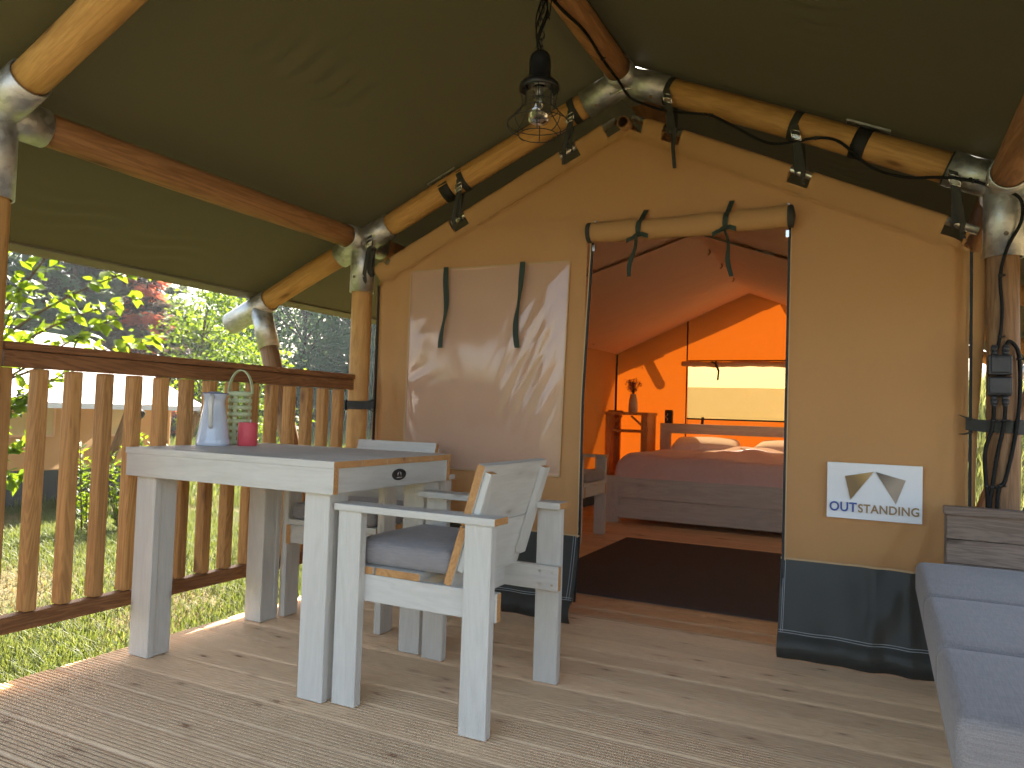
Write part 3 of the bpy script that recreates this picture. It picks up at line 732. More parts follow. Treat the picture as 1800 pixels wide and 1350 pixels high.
# side edges of the wall: dark zip line and loose outer flap
for x, s_ in ((XW0, -1), (XW1, 1)):
    mb = MB()
    pts = [(x + s_ * 0.006, wall_y(x, z) - 0.006 - max(0, SK - z) * 0.15, z) for z in np.linspace(0.06, ztop(x) - 0.015, 50)]
    mb.ribbon(pts, (0.0055, 0, 0), (0, 1, 0), 0, 0.003)
    put('side_zip', mb, 'zip', tent)
for x, s_ in ((XW0, -1), (XW1, 1)):
    mb = MB()
    def fn(u, v):
        z = 0.05 + v * (ztop(x) - 0.07); w = (0.016 + 0.012 * math.sin(v * 5 + 1)) if s_ < 0 else (0.030 + 0.016 * math.sin(v * 6 + 2.2))
        a_ = u * math.pi * 0.8
        return (x + s_ * (0.010 + w * math.sin(a_)), YW + 0.03 - 0.022 * math.cos(a_) - max(0, SK - z) * 0.1, z)
    mb.grid(8, 60, fn)
    put('edge_flap', mb, 'tan', tent)
# straps from the wall edges to the posts
for x, px_, z in ((XW0, XL, 0.94), (XW1, XR, 0.93)):
    s_ = -1 if x == XW0 else 1
    mb = MB()
    mb.ribbon([(x - s_ * 0.012, YW - 0.012, z + 0.006), (x + s_ * 0.05, YW - 0.035, z), (px_ - s_ * 0.03, YW - 0.053, z), (px_ + s_ * 0.02, YW - 0.055, z), (px_ + s_ * 0.053, YW - 0.022, z), (px_ + s_ * 0.056, YW + 0.03, z), (px_, YW + 0.058, z)], [(0, 0, 0.022)] * 7, [(0, -1, 0)] * 4 + [(s_ * 0.9, -0.4, 0), (s_, 0.2, 0), (0, 1, 0)], 0, 0.0018)
    so = put('post_strap', mb, 'web', tent)
    bk = MB(); bk.box((px_ + s_ * 0.050 - 0.009, YW - 0.050, z - 0.026), (px_ + s_ * 0.050 + 0.009, YW - 0.012, z + 0.026)); put('buckle', bk, 'black', so)
    tk = MB()
    for dz in (0.028, -0.028):
        tk.tube([(x - s_ * 0.034, YW - 0.016, z + dz * 1.25 + 0.004), (x - s_ * 0.015, YW - 0.020, z + dz * 1.1), (x + s_ * 0.01, YW - 0.022, z + dz * 0.8)], [0.001, 0.003, 0.004], 8)
    put('strap_tab', tk, 'web', so)
# window: pinkish flap, clear sheet over it, frame seams, two tie tapes
WX0, WX1, WZ0, WZ1 = -2.190, -1.305, 0.64, 1.637
def wx(u, z): 
    t = (z - WZ0) / (WZ1 - WZ0); a = WX0 - 0.012 * (1 - t); b = WX1 - 0.02 * (1 - t); return a + u * (b - a)
def fn(u, v):
    z = WZ0 + v * (WZ1 - WZ0); x = wx(u, z); return (x, wall_y(x, z) - 0.007 + 0.003 * math.sin(x * 7 + z * 3), z)
mb = MB(); mb.grid(40, 40, fn); win = put('window_flap', mb, 'flap', tent)
def pv(u, v):
    z = WZ0 + v * (WZ1 - WZ0); x = wx(u, z); ed = min(1, 9 * min(u, 1 - u, v, 1 - v))
    y = -0.020 - 0.012 * math.sin(math.pi * u) * math.sin(math.pi * v)
    # tension creases fanning up and out at the lower right, short kinks at the left edge
    s = 0.86 * (u - 1.0) - 0.52 * (v - 0.72)
    q = (u - 1.0) * 0.5 + v * 0.86
    fan = math.exp(-((u - 0.86) / 0.17) ** 2) * math.exp(-((v - 0.42) / 0.30) ** 2)
    y += 0.0036 * fan * (abs(math.sin(s * 40 + 1.6 * math.sin(q * 6))) ** 0.5 - 0.5)
    y += 0.003 * fan * math.sin(s * 75 + q * 7)
    lf = math.exp(-(u / 0.13) ** 2) * math.exp(-((v - 0.50) / 0.22) ** 2)
    y += 0.005 * lf * math.sin(u * 26 - v * 38 + 1.5 * math.sin(v * 21))
    lf2 = math.exp(-((u - 0.02) / 0.08) ** 2) * math.exp(-((v - 0.12) / 0.12) ** 2)
    y += 0.008 * lf2 * math.sin(u * 60 + v * 46)
    return (x, wall_y(x, z) - 0.008 + y * ed, z)
mb = MB(); mb.grid(120, 120, pv); put('clear_sheet', mb, 'pvc', tent)
mb = MB()
for u in (0.0, 1.0):
    pts = [Vector(fn(u, v)) + Vector((0, -0.004, 0)) for v in np.linspace(0, 1, 40)]; mb.ribbon(pts, (0.0025, 0, 0), (0, 1, 0), 0, 0.003)
for v in (0.0, 1.0):
    pts = [Vector(fn(u, v)) + Vector((0, -0.004, 0)) for u in np.linspace(0, 1, 40)]; mb.ribbon(pts, (0, 0, 0.003), (0, 1, 0), 0, 0.003)
put('window_binding', mb, 'seam', tent)
for x, L, ph in ((-1.957, 0.405, 0.0), (-1.532, 0.41, 1.7)):
    pts = []; wd = []
    for t in np.linspace(0, 1, 22):
        z = WZ1 + 0.005 - t * L
        xx = x + 0.012 * math.sin(t * 5 + ph) * t * 1.5 - (0.02 * t if ph else 0)
        tw = 0.6 * math.sin(t * 6.5 + ph) * math.sin(math.pi * t)
        pts.append((xx, wall_y(x, z) - 0.042 - 0.004 * math.sin(t * 9), z)); wd.append(Vector((0.0135 * math.cos(tw), 0.0135 * math.sin(tw), 0)))
    mb = MB(); mb.ribbon(pts, wd, (0, 1, 0), 0, 0.0008); put('tie_tape', mb, 'ribbon', tent)
# rolled-up door above the opening
mb = MB(); RX0, RX1 = -1.188, -0.345
def fn(u, v):
    x = RX0 + u * (RX1 - RX0); a_ = v * 2 * math.pi
    r = 0.045 + 0.002 * math.sin(x * 17)
    for xt in (-0.957, -0.585): r -= 0.010 * math.exp(-((x - xt) / 0.022) ** 2); r += 0.003 * math.exp(-((abs(x - xt) - 0.05) / 0.03) ** 2) * math.sin(a_ * 3 + x * 40)
    c_ = Vector((x, YW - 0.045, 1.752 - 0.006 * math.sin(math.pi * u)))
    return c_ + Vector((0, -math.cos(a_) * r * 0.9, math.sin(a_) * r * (1.08 if math.sin(a_) > 0 else 1.0)))
mb.grid(90, 28, fn); roll = put('rolled_door', mb, 'tan', tent)
mb = MB()
for x, s_ in ((RX0, -1), (RX1, 1)):
    mb.lathe([(0.047, 0.0), (0.048, 0.016), (0.043, 0.020)], 24)
for x, s_ in ((RX0, -1), (RX1, 1)):
    mb = MB()
    for k, r in enumerate((0.046, 0.038, 0.030, 0.021, 0.011)):
        mb.pipe((x - s_ * 0.002, YW - 0.045, 1.752), (x + s_ * (0.017 + 0.002 * k), YW - 0.045, 1.752), r, r - 0.005, 24)
    put('roll_end', mb, 'web', roll)
mb = MB()
for x, s_ in ((RX0 + 0.004, -1), (RX1 - 0.006, 1)):
    mb.box((x - 0.005, YW - 0.012, 1.795), (x + 0.005, YW - 0.004, 1.815)); mb.box((x - 0.006 , YW - 0.03, 1.672), (x + 0.006, YW - 0.015, 1.700))
put('zip_slider', mb, 'chrome', roll)
for x, zt, ze, dxe in ((-0.957, 1.846, 1.535, -0.030), (-0.585, 1.850, 1.512, 0.034)):
    mb = MB(); c_ = Vector((x, YW - 0.045, 1.752)); pts = []; nn = []
    pts.append(Vector((x + 0.008, YW - 0.006, zt))); nn.append(Vector((0, -1, 0)))
    for t in np.linspace(70, 275, 14):
        a_ = R(t); q = Vector((0, -math.sin(a_) if False else -math.cos(R(t - 90)) , math.sin(R(t)))); q = Vector((0, -math.sin(R(min(180, max(0, t - 60)))), math.cos(R(t - 60)))) ; q.normalize()
        pts.append(c_ + q * 0.039 + Vector((-0.010 * (t - 70) / 200, 0, 0))); nn.append(q)
    mb.ribbon(pts, Vector((0.011, 0, 0)), nn, 0, 0.001)
    kx = x - 0.012; kn = Vector((kx, YW - 0.075, 1.714))
    mb.tube([kn + Vector((-0.012, -0.004, 0)), kn + Vector((0, -0.010, 0.002)), kn + Vector((0.012, -0.004, -0.002))], [0.006, 0.010, 0.006], 8)
    mb.ribbon([kn, kn + Vector((0.025, -0.008, 0.006)), kn + Vector((0.052, -0.004, -0.004))], [(0, 0, 0.006), (0, 0.003, 0.010), (0, 0, 0.010)], (0, -1, 0.2), 0, 0.001)
    mb.ribbon([kn, kn + Vector((-0.025, -0.008, -0.012)), kn + Vector((-0.045, -0.004, -0.020))], [(0, 0, 0.006), (0, 0.003, 0.010), (0, 0, 0.009)], (0, -1, 0.2), 0, 0.001)
    pts = []; wd = []
    for t in np.linspace(0, 1, 14):
        pts.append(kn + Vector((dxe * t ** 0.7 + 0.006 * math.sin(t * 7), -0.004 + 0.01 * math.sin(t * 4), (ze - kn.z) * t))); tw = (1.0 - t) * 1.0 + 0.4 * math.sin(t * 5); wd.append(Vector((0.010 * math.cos(tw), 0.010 * math.sin(tw), 0)))
    mb.ribbon(pts, wd, (0, -1, 0), 0, 0.001)
    put('tie_tape', mb, 'ribbon', roll)

# inner lining: roof, side walls, back wall
YB_ = 8.2
def ridge(y):
    ks = [(3.22, -1.06, 2.225), (4.8, -1.09, 2.14), (6.5, -1.15, 2.17), (8.2, -1.28, 2.31)]
    for (a, x0, z0), (b, x1, z1) in zip(ks, ks[1:]):
        if y <= b: t = (y - a) / (b - a); return x0 + t * (x1 - x0), z0 + t * (z1 - z0)
    return ks[-1][1:]
def eave(y, s_):
    ks = [(3.22, -2.40, 1.60), (4.0, -2.62, 1.61), (5.0, -2.74, 1.62), (8.2, -2.74, 1.66)] if s_ < 0 else [(3.22, 0.285, 1.60), (4.0, 0.32, 1.61), (5.0, 0.34, 1.62), (8.2, 0.34, 1.66)]
    for (a, x0, z0), (b, x1, z1) in zip(ks, ks[1:]):
        if y <= b: t = (y - a) / (b - a); return x0 + t * (x1 - x0), z0 + t * (z1 - z0)
    return ks[-1][1:]
for ya, yb, dz in ((3.215, 4.84, 0.0), (4.78, 8.2, -0.022)):
    mb = MB()
    for s_ in (-1, 1):
        def fn(u, v):
            y = ya + v * (yb - ya); xr, zr_ = ridge(y); xe, ze = eave(y, s_)
            x = xr + u * (xe - xr); z = zr_ + u * (ze - zr_) + dz * (1 - 0.3 * u) - 0.012 * math.sin(math.pi * u) * math.sin(math.pi * v) + 0.003 * math.sin(y * 23 + u * 6) * (1 - u)
            return (x, y, z)
        mb.grid(30, 40, fn)
    put('roof_lining', mb, 'ceil', tent)
mb = MB()
for y in (5.3, 5.85, 6.5):
    xr, z_ = ridge(y); put('ridge_hook', MB().tube([(xr, y, z_ - 0.020), (xr + 0.008, y - 0.01, z_ - 0.045), (xr - 0.006, y, z_ - 0.06)], 0.006, 8), 'purlin', tent)
for s_ in (-1, 1):
    mb = MB()
    def fn(u, v):
        y = 3.22 + u * (YB_ - 3.22); xe, ze = eave(y, s_); z = 0.29 + v * (ze - 0.29)
        return (xe + s_ * 0.012 * math.sin(y * 3.1 + z) * math.sin(z * 2), y, z)
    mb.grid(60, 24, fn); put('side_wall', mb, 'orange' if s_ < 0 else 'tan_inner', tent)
    mb = MB()
    def fn2(u, v):
        y = 3.22 + u * (YB_ - 3.22); xe, ze = eave(y, s_); return (xe - s_ * 0.004 - s_ * 0.05 * (1 - v), y, -0.03 + v * 0.404)
    mb.grid(60, 6, fn2); put('side_skirt', mb, 'skirt', tent)
def ztb(x):
    xr, z_ = ridge(8.2); xe, ze = eave(8.2, -1 if x < xr else 1); return z_ + (ze - z_) * abs(x - xr) / abs(xe - xr)
BX0, BX1, BZ0, BZ1 = -1.915, -0.62, 0.935, 1.515
mb = MB()
def reg2(xa, xb, za, zf, nu, nv):
    def fn(u, v):
        x = xa + u * (xb - xa); z1 = zf(x); z = za + v * (z1 - za); return (x, YB_ + 0.010 * math.sin(x * 3 + z * 2), z)
    mb.grid(nu, nv, fn)
reg2(-2.74, BX0, 0.30, ztb, 24, 30); reg2(BX1, 0.34, 0.30, ztb, 24, 30); reg2(BX0, BX1, BZ1, ztb, 30, 20); reg2(BX0, BX1, 0.30, lambda x: BZ0 - 0.09, 30, 16)
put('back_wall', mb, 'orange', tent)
mb = MB(); mb.grid(20, 4, lambda u, v: (-2.74 + u * 3.08, YB_ - 0.004 - 0.05 * (1 - v), -0.03 + v * 0.404)); put('back_skirt', mb, 'skirt', tent)
mb = MB(); mb.grid(20, 16, lambda u, v: (BX0 + u * (BX1 - BX0), YB_ - 0.004 + 0.006 * math.sin(u * 8), BZ0 + v * (BZ1 - BZ0))); bw = put('back_window', mb, 'blind', tent)
mb = MB(); mb.grid(20, 3, lambda u, v: (BX0 + u * (BX1 - BX0), YB_ - 0.004 + 0.004 * math.sin(u * 25 + 6 * v), BZ0 - 0.09 + v * 0.09)); put('clear_strip', mb, 'orange', tent)
mb = MB(); mb.tube([(x, YB_ - 0.05, 1.525 + 0.004 * math.sin(x * 9)) for x in np.linspace(BX0 - 0.06, BX1, 20)], [0.026] + [0.030 + 0.004 * math.sin(k * 1.9) for k in range(18)] + [0.026], 14); rb = put('rolled_blind', mb, 'ceil', tent)
for x in (-1.60, -0.76):
    mb = MB()
    mb.tube([(x, YB_ - 0.082, 1.56), (x - 0.004, YB_ - 0.088, 1.525), (x, YB_ - 0.080, 1.49)], 0.007, 6)
    mb.ribbon([(x - 0.05, YB_ - 0.08, 1.55), (x, YB_ - 0.092, 1.525), (x + 0.03, YB_ - 0.085, 1.45), (x + 0.022, YB_ - 0.085, 1.35)], (0.010, 0, 0.004), (0, -1, 0), 0, 0.001)
    put('tie_tape', mb, 'ribbon', rb)
put('seam', MB().ribbon([(BX0 - 0.012, YB_ - 0.012, z) for z in np.linspace(BZ0 - 0.5, ztb(BX0) - 0.01, 20)], (0.007, 0, 0), (0, 1, 0), 0, 0.002), 'web', tent)
put('seam', MB().ribbon([(BX0, YB_ - 0.014, BZ0 - 0.006), (BX1, YB_ - 0.014, BZ0 - 0.006)], (0, 0, 0.008), (0, 1, 0), 0, 0.002), 'web', tent)
put('seam', MB().ribbon([(BX0, YB_ - 0.014, BZ1 + 0.05), (BX1, YB_ - 0.014, BZ1 + 0.05)], (0, 0, 0.006), (0, 1, 0), 0, 0.002), 'web', tent)
put('seam', MB().ribbon([(-2.735, YB_ - 0.012, z) for z in np.linspace(0.36, 1.64, 20)], (0.010, 0.004, 0), (0.3, 1, 0), 0, 0.003), 'web', tent)
put('seam', MB().ribbon([(BX0 + 0.17, YB_ - 0.03, 0.86), (BX0 + 0.18, YB_ - 0.05, 0.95)], (0.014, 0, 0), (0, 1, 0), 0, 0.002), 'web', tent)

# ------------------------------------------------------------------ sign on the wall
sign = thing('sign', 'white sign with two bronze shapes above lettering, stuck on tan canvas beside the door', 'sign', (-0.025, YW - 0.017, 0.665))
mb = MB(); hw, hh = 0.164, 0.107
mb.grid(16, 10, lambda u, v: (-hw + u * 2 * hw, -0.002 + 0.003 * math.sin(u * 5 + 1) * math.sin(v * 4), -hh + v * 2 * hh))
mb.grid(16, 10, lambda u, v: (hw - u * 2 * hw, 0.001 + 0.003 * math.sin((1 - u) * 5 + 1) * math.sin(v * 4), -hh + v * 2 * hh))
put('sign_sheet', mb, 'white', sign)
def poly(name, pts, m):
    mb = MB(); n = len(pts)
    mb.add([(x, -0.0075, z) for x, z in pts] + [(x, -0.0055, z) for x, z in pts], [tuple(range(n))[::-1], tuple(range(n, 2 * n))] + [(i, n + i, n + (i + 1) % n, (i + 1) % n)[::-1] for i in range(n)])
    return put(name, mb, m, sign)
poly('emblem', [(-0.100, 0.056), (0.0, 0.078), (-0.080, -0.034)], 'logo_gold')
poly('emblem', [(0.006, 0.078), (0.108, 0.052), (0.076, -0.040)], 'logo_grey')
def text_mesh(body, size):
    cu = bpy.data.curves.new('lettering', 'FONT'); cu.body = body; cu.size = size; cu.extrude = 0.0008; cu.offset = size * 0.018; cu.space_character = 1.06
    o = bpy.data.objects.new('lettering', cu); COL.objects.link(o)
    dg = bpy.context.evaluated_depsgraph_get(); me = bpy.data.meshes.new_from_object(o.evaluated_get(dg)); me.name = 'lettering'
    w = max(v.co.x for v in me.vertices)
    bpy.data.objects.remove(o); bpy.data.curves.remove(cu); me.materials.clear(); return me, w
m1, w1 = text_mesh('OUT', 0.050); m2, w2 = text_mesh('STANDING', 0.045)
fs = (2 * hw - 0.020) / (w1 + w2 + 0.004)
for me in (m1, m2):
    for v in me.vertices: v.co.x *= fs
put('lettering', m1, 'blue', sign, (-hw + 0.009, -0.0066, -0.0795), (R(90), 0, 0))
put('lettering', m2, 'bronze', sign, (-hw + 0.013 + w1 * fs, -0.0066, -0.0795), (R(90), 0, 0))

# ------------------------------------------------------------------ railing
rail = thing('railing', 'brown stained wooden railing with square balusters along the left deck edge', 'railing', (-2.522, 1.40, 0))
plank('cap_rail', rail, (-0.040, -0.005, 1.076), (0.030, 1.795, 1.101), 'rail', 'rail', 'y', 0.004)
plank('top_rail', rail, (-0.022, 0.0, 1.020), (0.022, 1.770, 1.074), 'rail', 'rail', 'y', 0.003)
plank('bottom_rail', rail, (-0.022, 0.0, 0.163), (0.022, 1.770, 0.218), 'rail', 'rail', 'y', 0.004)
for k in range(15):
    y = 0.0 + 0.118 * k + 0.01
    plank('baluster', rail, (-0.030, y - 0.020, 0.2195), (0.020, y + 0.020, 1.018), 'baluster', 'raw', 'z', 0.005)

# ------------------------------------------------------------------ table
tab = thing('table', 'whitewashed plank dining table with thick corner legs and a small oval badge', 'table', (-2.0, 2.18, 0))
tx, ty, tz = 0.485, 0.350, 0.754
nb = 5; pw = 2 * ty / nb
for k in range(nb):
    y = -ty + k * pw
    plank('top_plank', tab, (-tx, y + 0.0006, tz - 0.022), (tx, y + pw - 0.0006, tz), 'paint', 'raw', 'x', 0.0015)
plank('apron', tab, (-tx + 0.004, -ty + 0.003, tz - 0.103), (tx - 0.002, -ty + 0.027, tz - 0.0225), 'paint', 'raw', 'x', 0.0018)
plank('apron', tab, (-tx + 0.004, ty - 0.027, tz - 0.103), (tx - 0.002, ty - 0.003, tz - 0.0225), 'paint', 'raw', 'x', 0.0018)
ap = plank('apron', tab, (tx - 0.030, -ty + 0.0275, tz - 0.101), (tx - 0.008, ty - 0.0275, tz - 0.0225), 'paint', 'raw', 'y', 0.0015)
plank('apron', tab, (-tx + 0.008, -ty + 0.0275, tz - 0.101), (-tx + 0.030, ty - 0.0275, tz - 0.0225), 'paint', 'raw', 'y', 0.0015)
for sx in (-1, 1):
    for sy in (-1, 1):
        # each leg is two boards glued to a block
        xa, xb = sorted((sx * (tx - 0.035), sx * (tx - 0.135))); ya, yb = sorted((sy * (ty - 0.028), sy * (ty - 0.055))); yc, yd = sorted((sy * (ty - 0.0555), sy * (ty - 0.125)))
        lg = plank('leg', tab, (xa, ya, 0.001), (xb, yb, tz - 0.023), 'paint', 'raw', 'z', 0.0025)
        o = plank('leg_board', tab, (xa + 0.004, yc, 0.001), (xb - 0.004, yd, tz - 0.023), 'paint', 'raw', 'z', 0.0025)
mb = MB(); n = 28
mb.add([(tx - 0.0065, 0.011 + 0.042 * math.cos(2 * math.pi * k / n), tz - 0.060 + 0.020 * math.sin(2 * math.pi * k / n)) for k in range(n)] + [(tx - 0.009, 0.011 + 0.042 * math.cos(2 * math.pi * k / n), tz - 0.060 + 0.020 * math.sin(2 * math.pi * k / n)) for k in range(n)],
       [tuple(range(n))] + [(i, n + i, n + (i + 1) % n, (i + 1) % n) for i in range(n)])
bd = put('badge', mb, 'badge', tab)
mb = MB(); X = tx - 0.0058
mb.add([(X, 0.011 + a, tz - 0.060 + b) for a, b in ((-0.012, 0.005), (-0.001, 0.011), (-0.010, -0.006))] + [(X, 0.011 + a, tz - 0.060 + b) for a, b in ((0.001, 0.011), (0.012, 0.005), (0.010, -0.006))], [(0, 2, 1), (3, 5, 4)])
mb.box((X - 0.0003, 0.011 - 0.016, tz - 0.0715), (X, 0.011 + 0.016, tz - 0.0695))
put('emblem', mb, 'badge_white', bd)

# ------------------------------------------------------------------ armchairs (front faces -y in their own space)
def cushion_mesh(name, w, d, h, r=0.022, puff=0.012):
    bm = bmesh.new(); bmesh.ops.create_cube(bm, size=1)
    for v in bm.verts: v.co = Vector((v.co.x * w, v.co.y * d, v.co.z * h))
    bmesh.ops.bevel(bm, geom=bm.edges[:], offset=r, segments=4, affect='EDGES', profile=0.5)
    bmesh.ops.subdivide_edges(bm, edges=[e for e in bm.edges if e.calc_length() > 0.1], cuts=9, use_grid_fill=True)
    q = random.Random(len(name) + int(w * 100))
    for v in bm.verts:
        x, y = v.co.x / (w / 2), v.co.y / (d / 2)
        k = (1 - min(1, abs(x)) ** 2.5) * (1 - min(1, abs(y)) ** 2.5)
        if v.co.z > 0: v.co.z += puff * k + 0.002 * math.sin(x * 5 + 1) * math.sin(y * 4)
    me = bpy.data.meshes.new(name); bm.to_mesh(me); bm.free()
    for p in me.polygons: p.use_smooth = True
    return me
CH = 'armchairs of whitewashed planks with grey seat cushions'
def make_chair(label):
    c = thing('armchair', label, 'armchair', group=CH)
    scr = []; W, D = 0.270, 0.28           # half width, half depth
    for s in (-1, 1):
        xa, xb = sorted((s * W, s * (W - 0.032)))
        plank('leg', c, (xa, -D + 0.012, 0.001), (xb, -D + 0.100, 0.600), 'paint', 'raw', 'z', 0.003)
        plank('leg', c, (xa, D - 0.090, 0.001), (xb, D - 0.002, 0.600), 'paint', 'raw', 'z', 0.003)
        xa, xb = sorted((s * (W + 0.010), s * (W - 0.075)))
        plank('armrest', c, (xa, -D, 0.6005), (xb, D + 0.012, 0.622), 'paint', 'raw', 'y', 0.003)
        xa, xb = sorted((s * (W - 0.0325), s * (W - 0.058)))
        sr = plank('side_rail', c, (xa, -D + 0.004, 0.322), (xb, D + 0.006, 0.405), 'paint', 'raw', 'y', 0.0025)
        scr.append((sr, s))
    plank('front_rail', c, (-W + 0.0585, -D + 0.006, 0.327), (W - 0.0585, -D + 0.030, 0.404), 'paint', 'raw', 'x', 0.0025)
    plank('rear_rail', c, (-W + 0.0585, 0.06, 0.322), (W - 0.0585, 0.085, 0.400), 'paint', 'raw', 'x', 0.0025)
    xs = W - 0.034
    plank('seat_board', c, (-xs, -D + 0.008, 0.4055), (xs, -D + 0.128, 0.429), 'paint', 'raw', 'x', 0.0025)
    plank('seat_board', c, (-xs, -D + 0.136, 0.4055), (xs, -D + 0.300, 0.429), 'paint', 'raw', 'x', 0.0025)
    # leaning back: two boards, cap and two battens on the rear
    lean = (R(-16), 0, 0); pv_ = (0, 0.110, 0.405)
    hw = W - 0.045
    plank('back_board', c, (-hw, 0.097, 0.405), (hw, 0.123, 0.588), 'paint', 'raw', 'x', 0.0025, lean, pv_)
    plank('back_board', c, (-hw, 0.097, 0.591), (hw, 0.123, 0.782), 'paint', 'raw', 'x', 0.0025, lean, pv_)
    for s in (-1, 1):
        xa, xb = sorted((s * (hw - 0.008), s * (hw - 0.050)))
        plank('batten', c, (xa, 0.1235, 0.455), (xb, 0.145, 0.765), 'paint', 'raw', 'z', 0.0025, lean, pv_)
    sm_ = MB().tube([(0, 0, 0), (0.002, 0, 0)], 0.0045, 8).mesh('screw')
    for sr, s in scr:
        for dy in (0.022, 0.068):
            for dz in (-0.022, 0.022):   # in the rail's own space: x along the rail, y across
                o = put('screw', sm_, 'alu', sr, (D - dy, s * 0.0125, dz), (0, 0, R(90) * s))
    cu = put('cushion', cushion_mesh('cushion', 2 * xs - 0.03, 0.385, 0.070), 'cushion', c, (0, -0.080, 0.4655))
    return c
near = make_chair('whitewashed armchair at the right end of the table, showing its plank back'); near.location = (-1.262, 2.150, 0); near.rotation_euler = (0, 0, R(-90))
for ch in near.children: pass
far = dup(near, (-2.10, 2.795, 0), R(1), 'whitewashed armchair behind the table, backed against the clear tent window')
ins = dup(near, (-2.20, 5.34, 0), R(90), 'whitewashed armchair inside the tent, half hidden by the door edge')

# ------------------------------------------------------------------ things on the table
jug = thing('jug', 'pale blue enamel jug with a cream handle on the table', 'jug', (-2.415, 2.165, tz + 0.0005), R(0))
prof = [(0.0, 0.0), (0.062, 0.0), (0.0655, 0.004), (0.0655, 0.012), (0.062, 0.030), (0.055, 0.075), (0.046, 0.130), (0.0405, 0.165), (0.040, 0.180), (0.043, 0.196), (0.049, 0.208), (0.050, 0.210), (0.0485, 0.2105), (0.042, 0.198), (0.038, 0.180), (0.038, 0.165), (0.044, 0.125), (0.058, 0.03), (0.0, 0.02)]
mb = MB(); mb.lathe(prof, 48)
sd_ = Vector((-0.80, 0.60)).normalized()
vv = []
for v in mb.v:
    x, y, z = v
    if z > 0.165:
        r = math.hypot(x, y); a = (x * sd_.x + y * sd_.y) / max(r, 1e-6)
        k = max(0, a) ** 6 * ((z - 0.165) / 0.045) ** 1.6
        x += sd_.x * 0.026 * k; y += sd_.y * 0.026 * k; z += 0.008 * k
    vv.append((x, y, z))
mb.v = vv; put('jug_body', mb, 'enamel', jug)
hd = Vector((0.62, -0.785, 0)); mb = MB()
pts = [hd * r + Vector((0, 0, z)) for r, z in ((0.043, 0.194), (0.062, 0.200), (0.078, 0.190), (0.082, 0.165), (0.080, 0.125), (0.074, 0.092), (0.063, 0.076), (0.052, 0.080))]
mb.tube(pts, [0.007, 0.009, 0.0095, 0.0095, 0.009, 0.009, 0.008, 0.007], 12); put('handle', mb, 'enamel_handle', jug)
mb = MB(); mb.tube([Vector((0.0502 * math.cos(a), 0.0502 * math.sin(a), 0.2098)) for a in np.linspace(R(150) + 0.8, R(150) + 2 * math.pi - 0.8, 40)], 0.0016, 6); put('rim', mb, 'blue', jug)
tin = thing('candle_tin', 'coral pink cylindrical tin beside the jug on the table', 'candle', (-2.340, 2.275, tz + 0.0005))
mb = MB(); mb.lathe([(0, 0), (0.0365, 0), (0.0385, 0.003), (0.0385, 0.092), (0.037, 0.095), (0.034, 0.0945), (0.033, 0.086), (0, 0.086)], 40); put('tin_body', mb, 'pink', tin)
mb = MB(); mb.tube([(0, 0.012, 0.086), (0.001, 0.012, 0.102), (0.004, 0.013, 0.106)], 0.0032, 8); put('wick', mb, 'white', tin)
bas = thing('slatted_lantern', 'pale green slatted lantern with an arched handle behind the jug', 'lantern', (-2.432, 2.315, tz + 0.0005))
r_ = 0.048
for k in range(8):
    z = 0.010 + k * 0.0285
    mb = MB(); w = 0.0085 if k < 7 else 0.010
    mb.pipe((0, 0, z - w + 0.003), (0, 0, z + w + 0.003), r_, r_ - 0.003, 36); put('slat', mb, 'mint', bas)
mb = MB()
for a in (20, 110, 200, 290):
    q = Vector((math.cos(R(a)), math.sin(R(a)), 0)); mb.ribbon([q * (r_ - 0.006) + Vector((0, 0, z)) for z in (0.002, 0.11, 0.222)], Vector((-q.y, q.x, 0)) * 0.009, q, 0, 0.0015)
put('upright', mb, 'mint', bas)
mb = MB(); hx = Vector((0.895, 0.444, 0))
pts = [hx * (r_ + 0.002) * -math.cos(a) + Vector((0, 0, 0.215 + 0.098 * math.sin(a))) for a in np.linspace(0, math.pi, 25)]
nn = [hx * -math.cos(a) + Vector((0, 0, math.sin(a))) for a in np.linspace(0, math.pi, 25)]
mb.ribbon(pts, Vector((-0.444, 0.895, 0)) * 0.012, nn, 0, 0.0022); put('handle', mb, 'mint', bas)
mb = MB(); mb.lathe([(0, 0.0), (r_ - 0.008, 0.0), (r_ - 0.008, 0.006), (0, 0.006)], 30); put('base', mb, 'mint', bas)

# ------------------------------------------------------------------ caged pendant lamp
lx, ly = -1.058, 2.265
lamp = thing('pendant_lamp', 'black caged pendant lamp hanging by a chain from the ridge pole', 'lamp', (lx, ly, 1.86))
mb = MB()
mb.lathe([(0.0, 0.300), (0.016, 0.299), (0.028, 0.292), (0.035, 0.278), (0.037, 0.262), (0.0375, 0.215), (0.0395, 0.212), (0.041, 0.205), (0.048, 0.198), (0.062, 0.190), (0.068, 0.180), (0.069, 0.166), (0.064, 0.164), (0.062, 0.176), (0.045, 0.186), (0.0, 0.188)], 40)
put('cap', mb, 'lampblack', lamp)
mb = MB()
outer = [(0.046, 0.186), (0.047, 0.15), (0.046, 0.10), (0.0455, 0.085), (0.041, 0.066), (0.031, 0.052), (0.016, 0.045), (0.0, 0.044)]
inner = [(r * 0.95 - 0.0005 if r > 0.001 else 0, z + 0.002) for r, z in outer][::-1]
mb.lathe(outer, 40); put('glass_jar', mb, 'glass', lamp)
mb = MB(); mb.lathe([(0.0, 0.178), (0.014, 0.176), (0.014, 0.158), (0.012, 0.150)], 20); mb.lathe([(0.040, 0.184), (0.040, 0.178), (0.030, 0.174), (0.018, 0.180)], 24); so = put('socket', mb, 'alu', lamp)
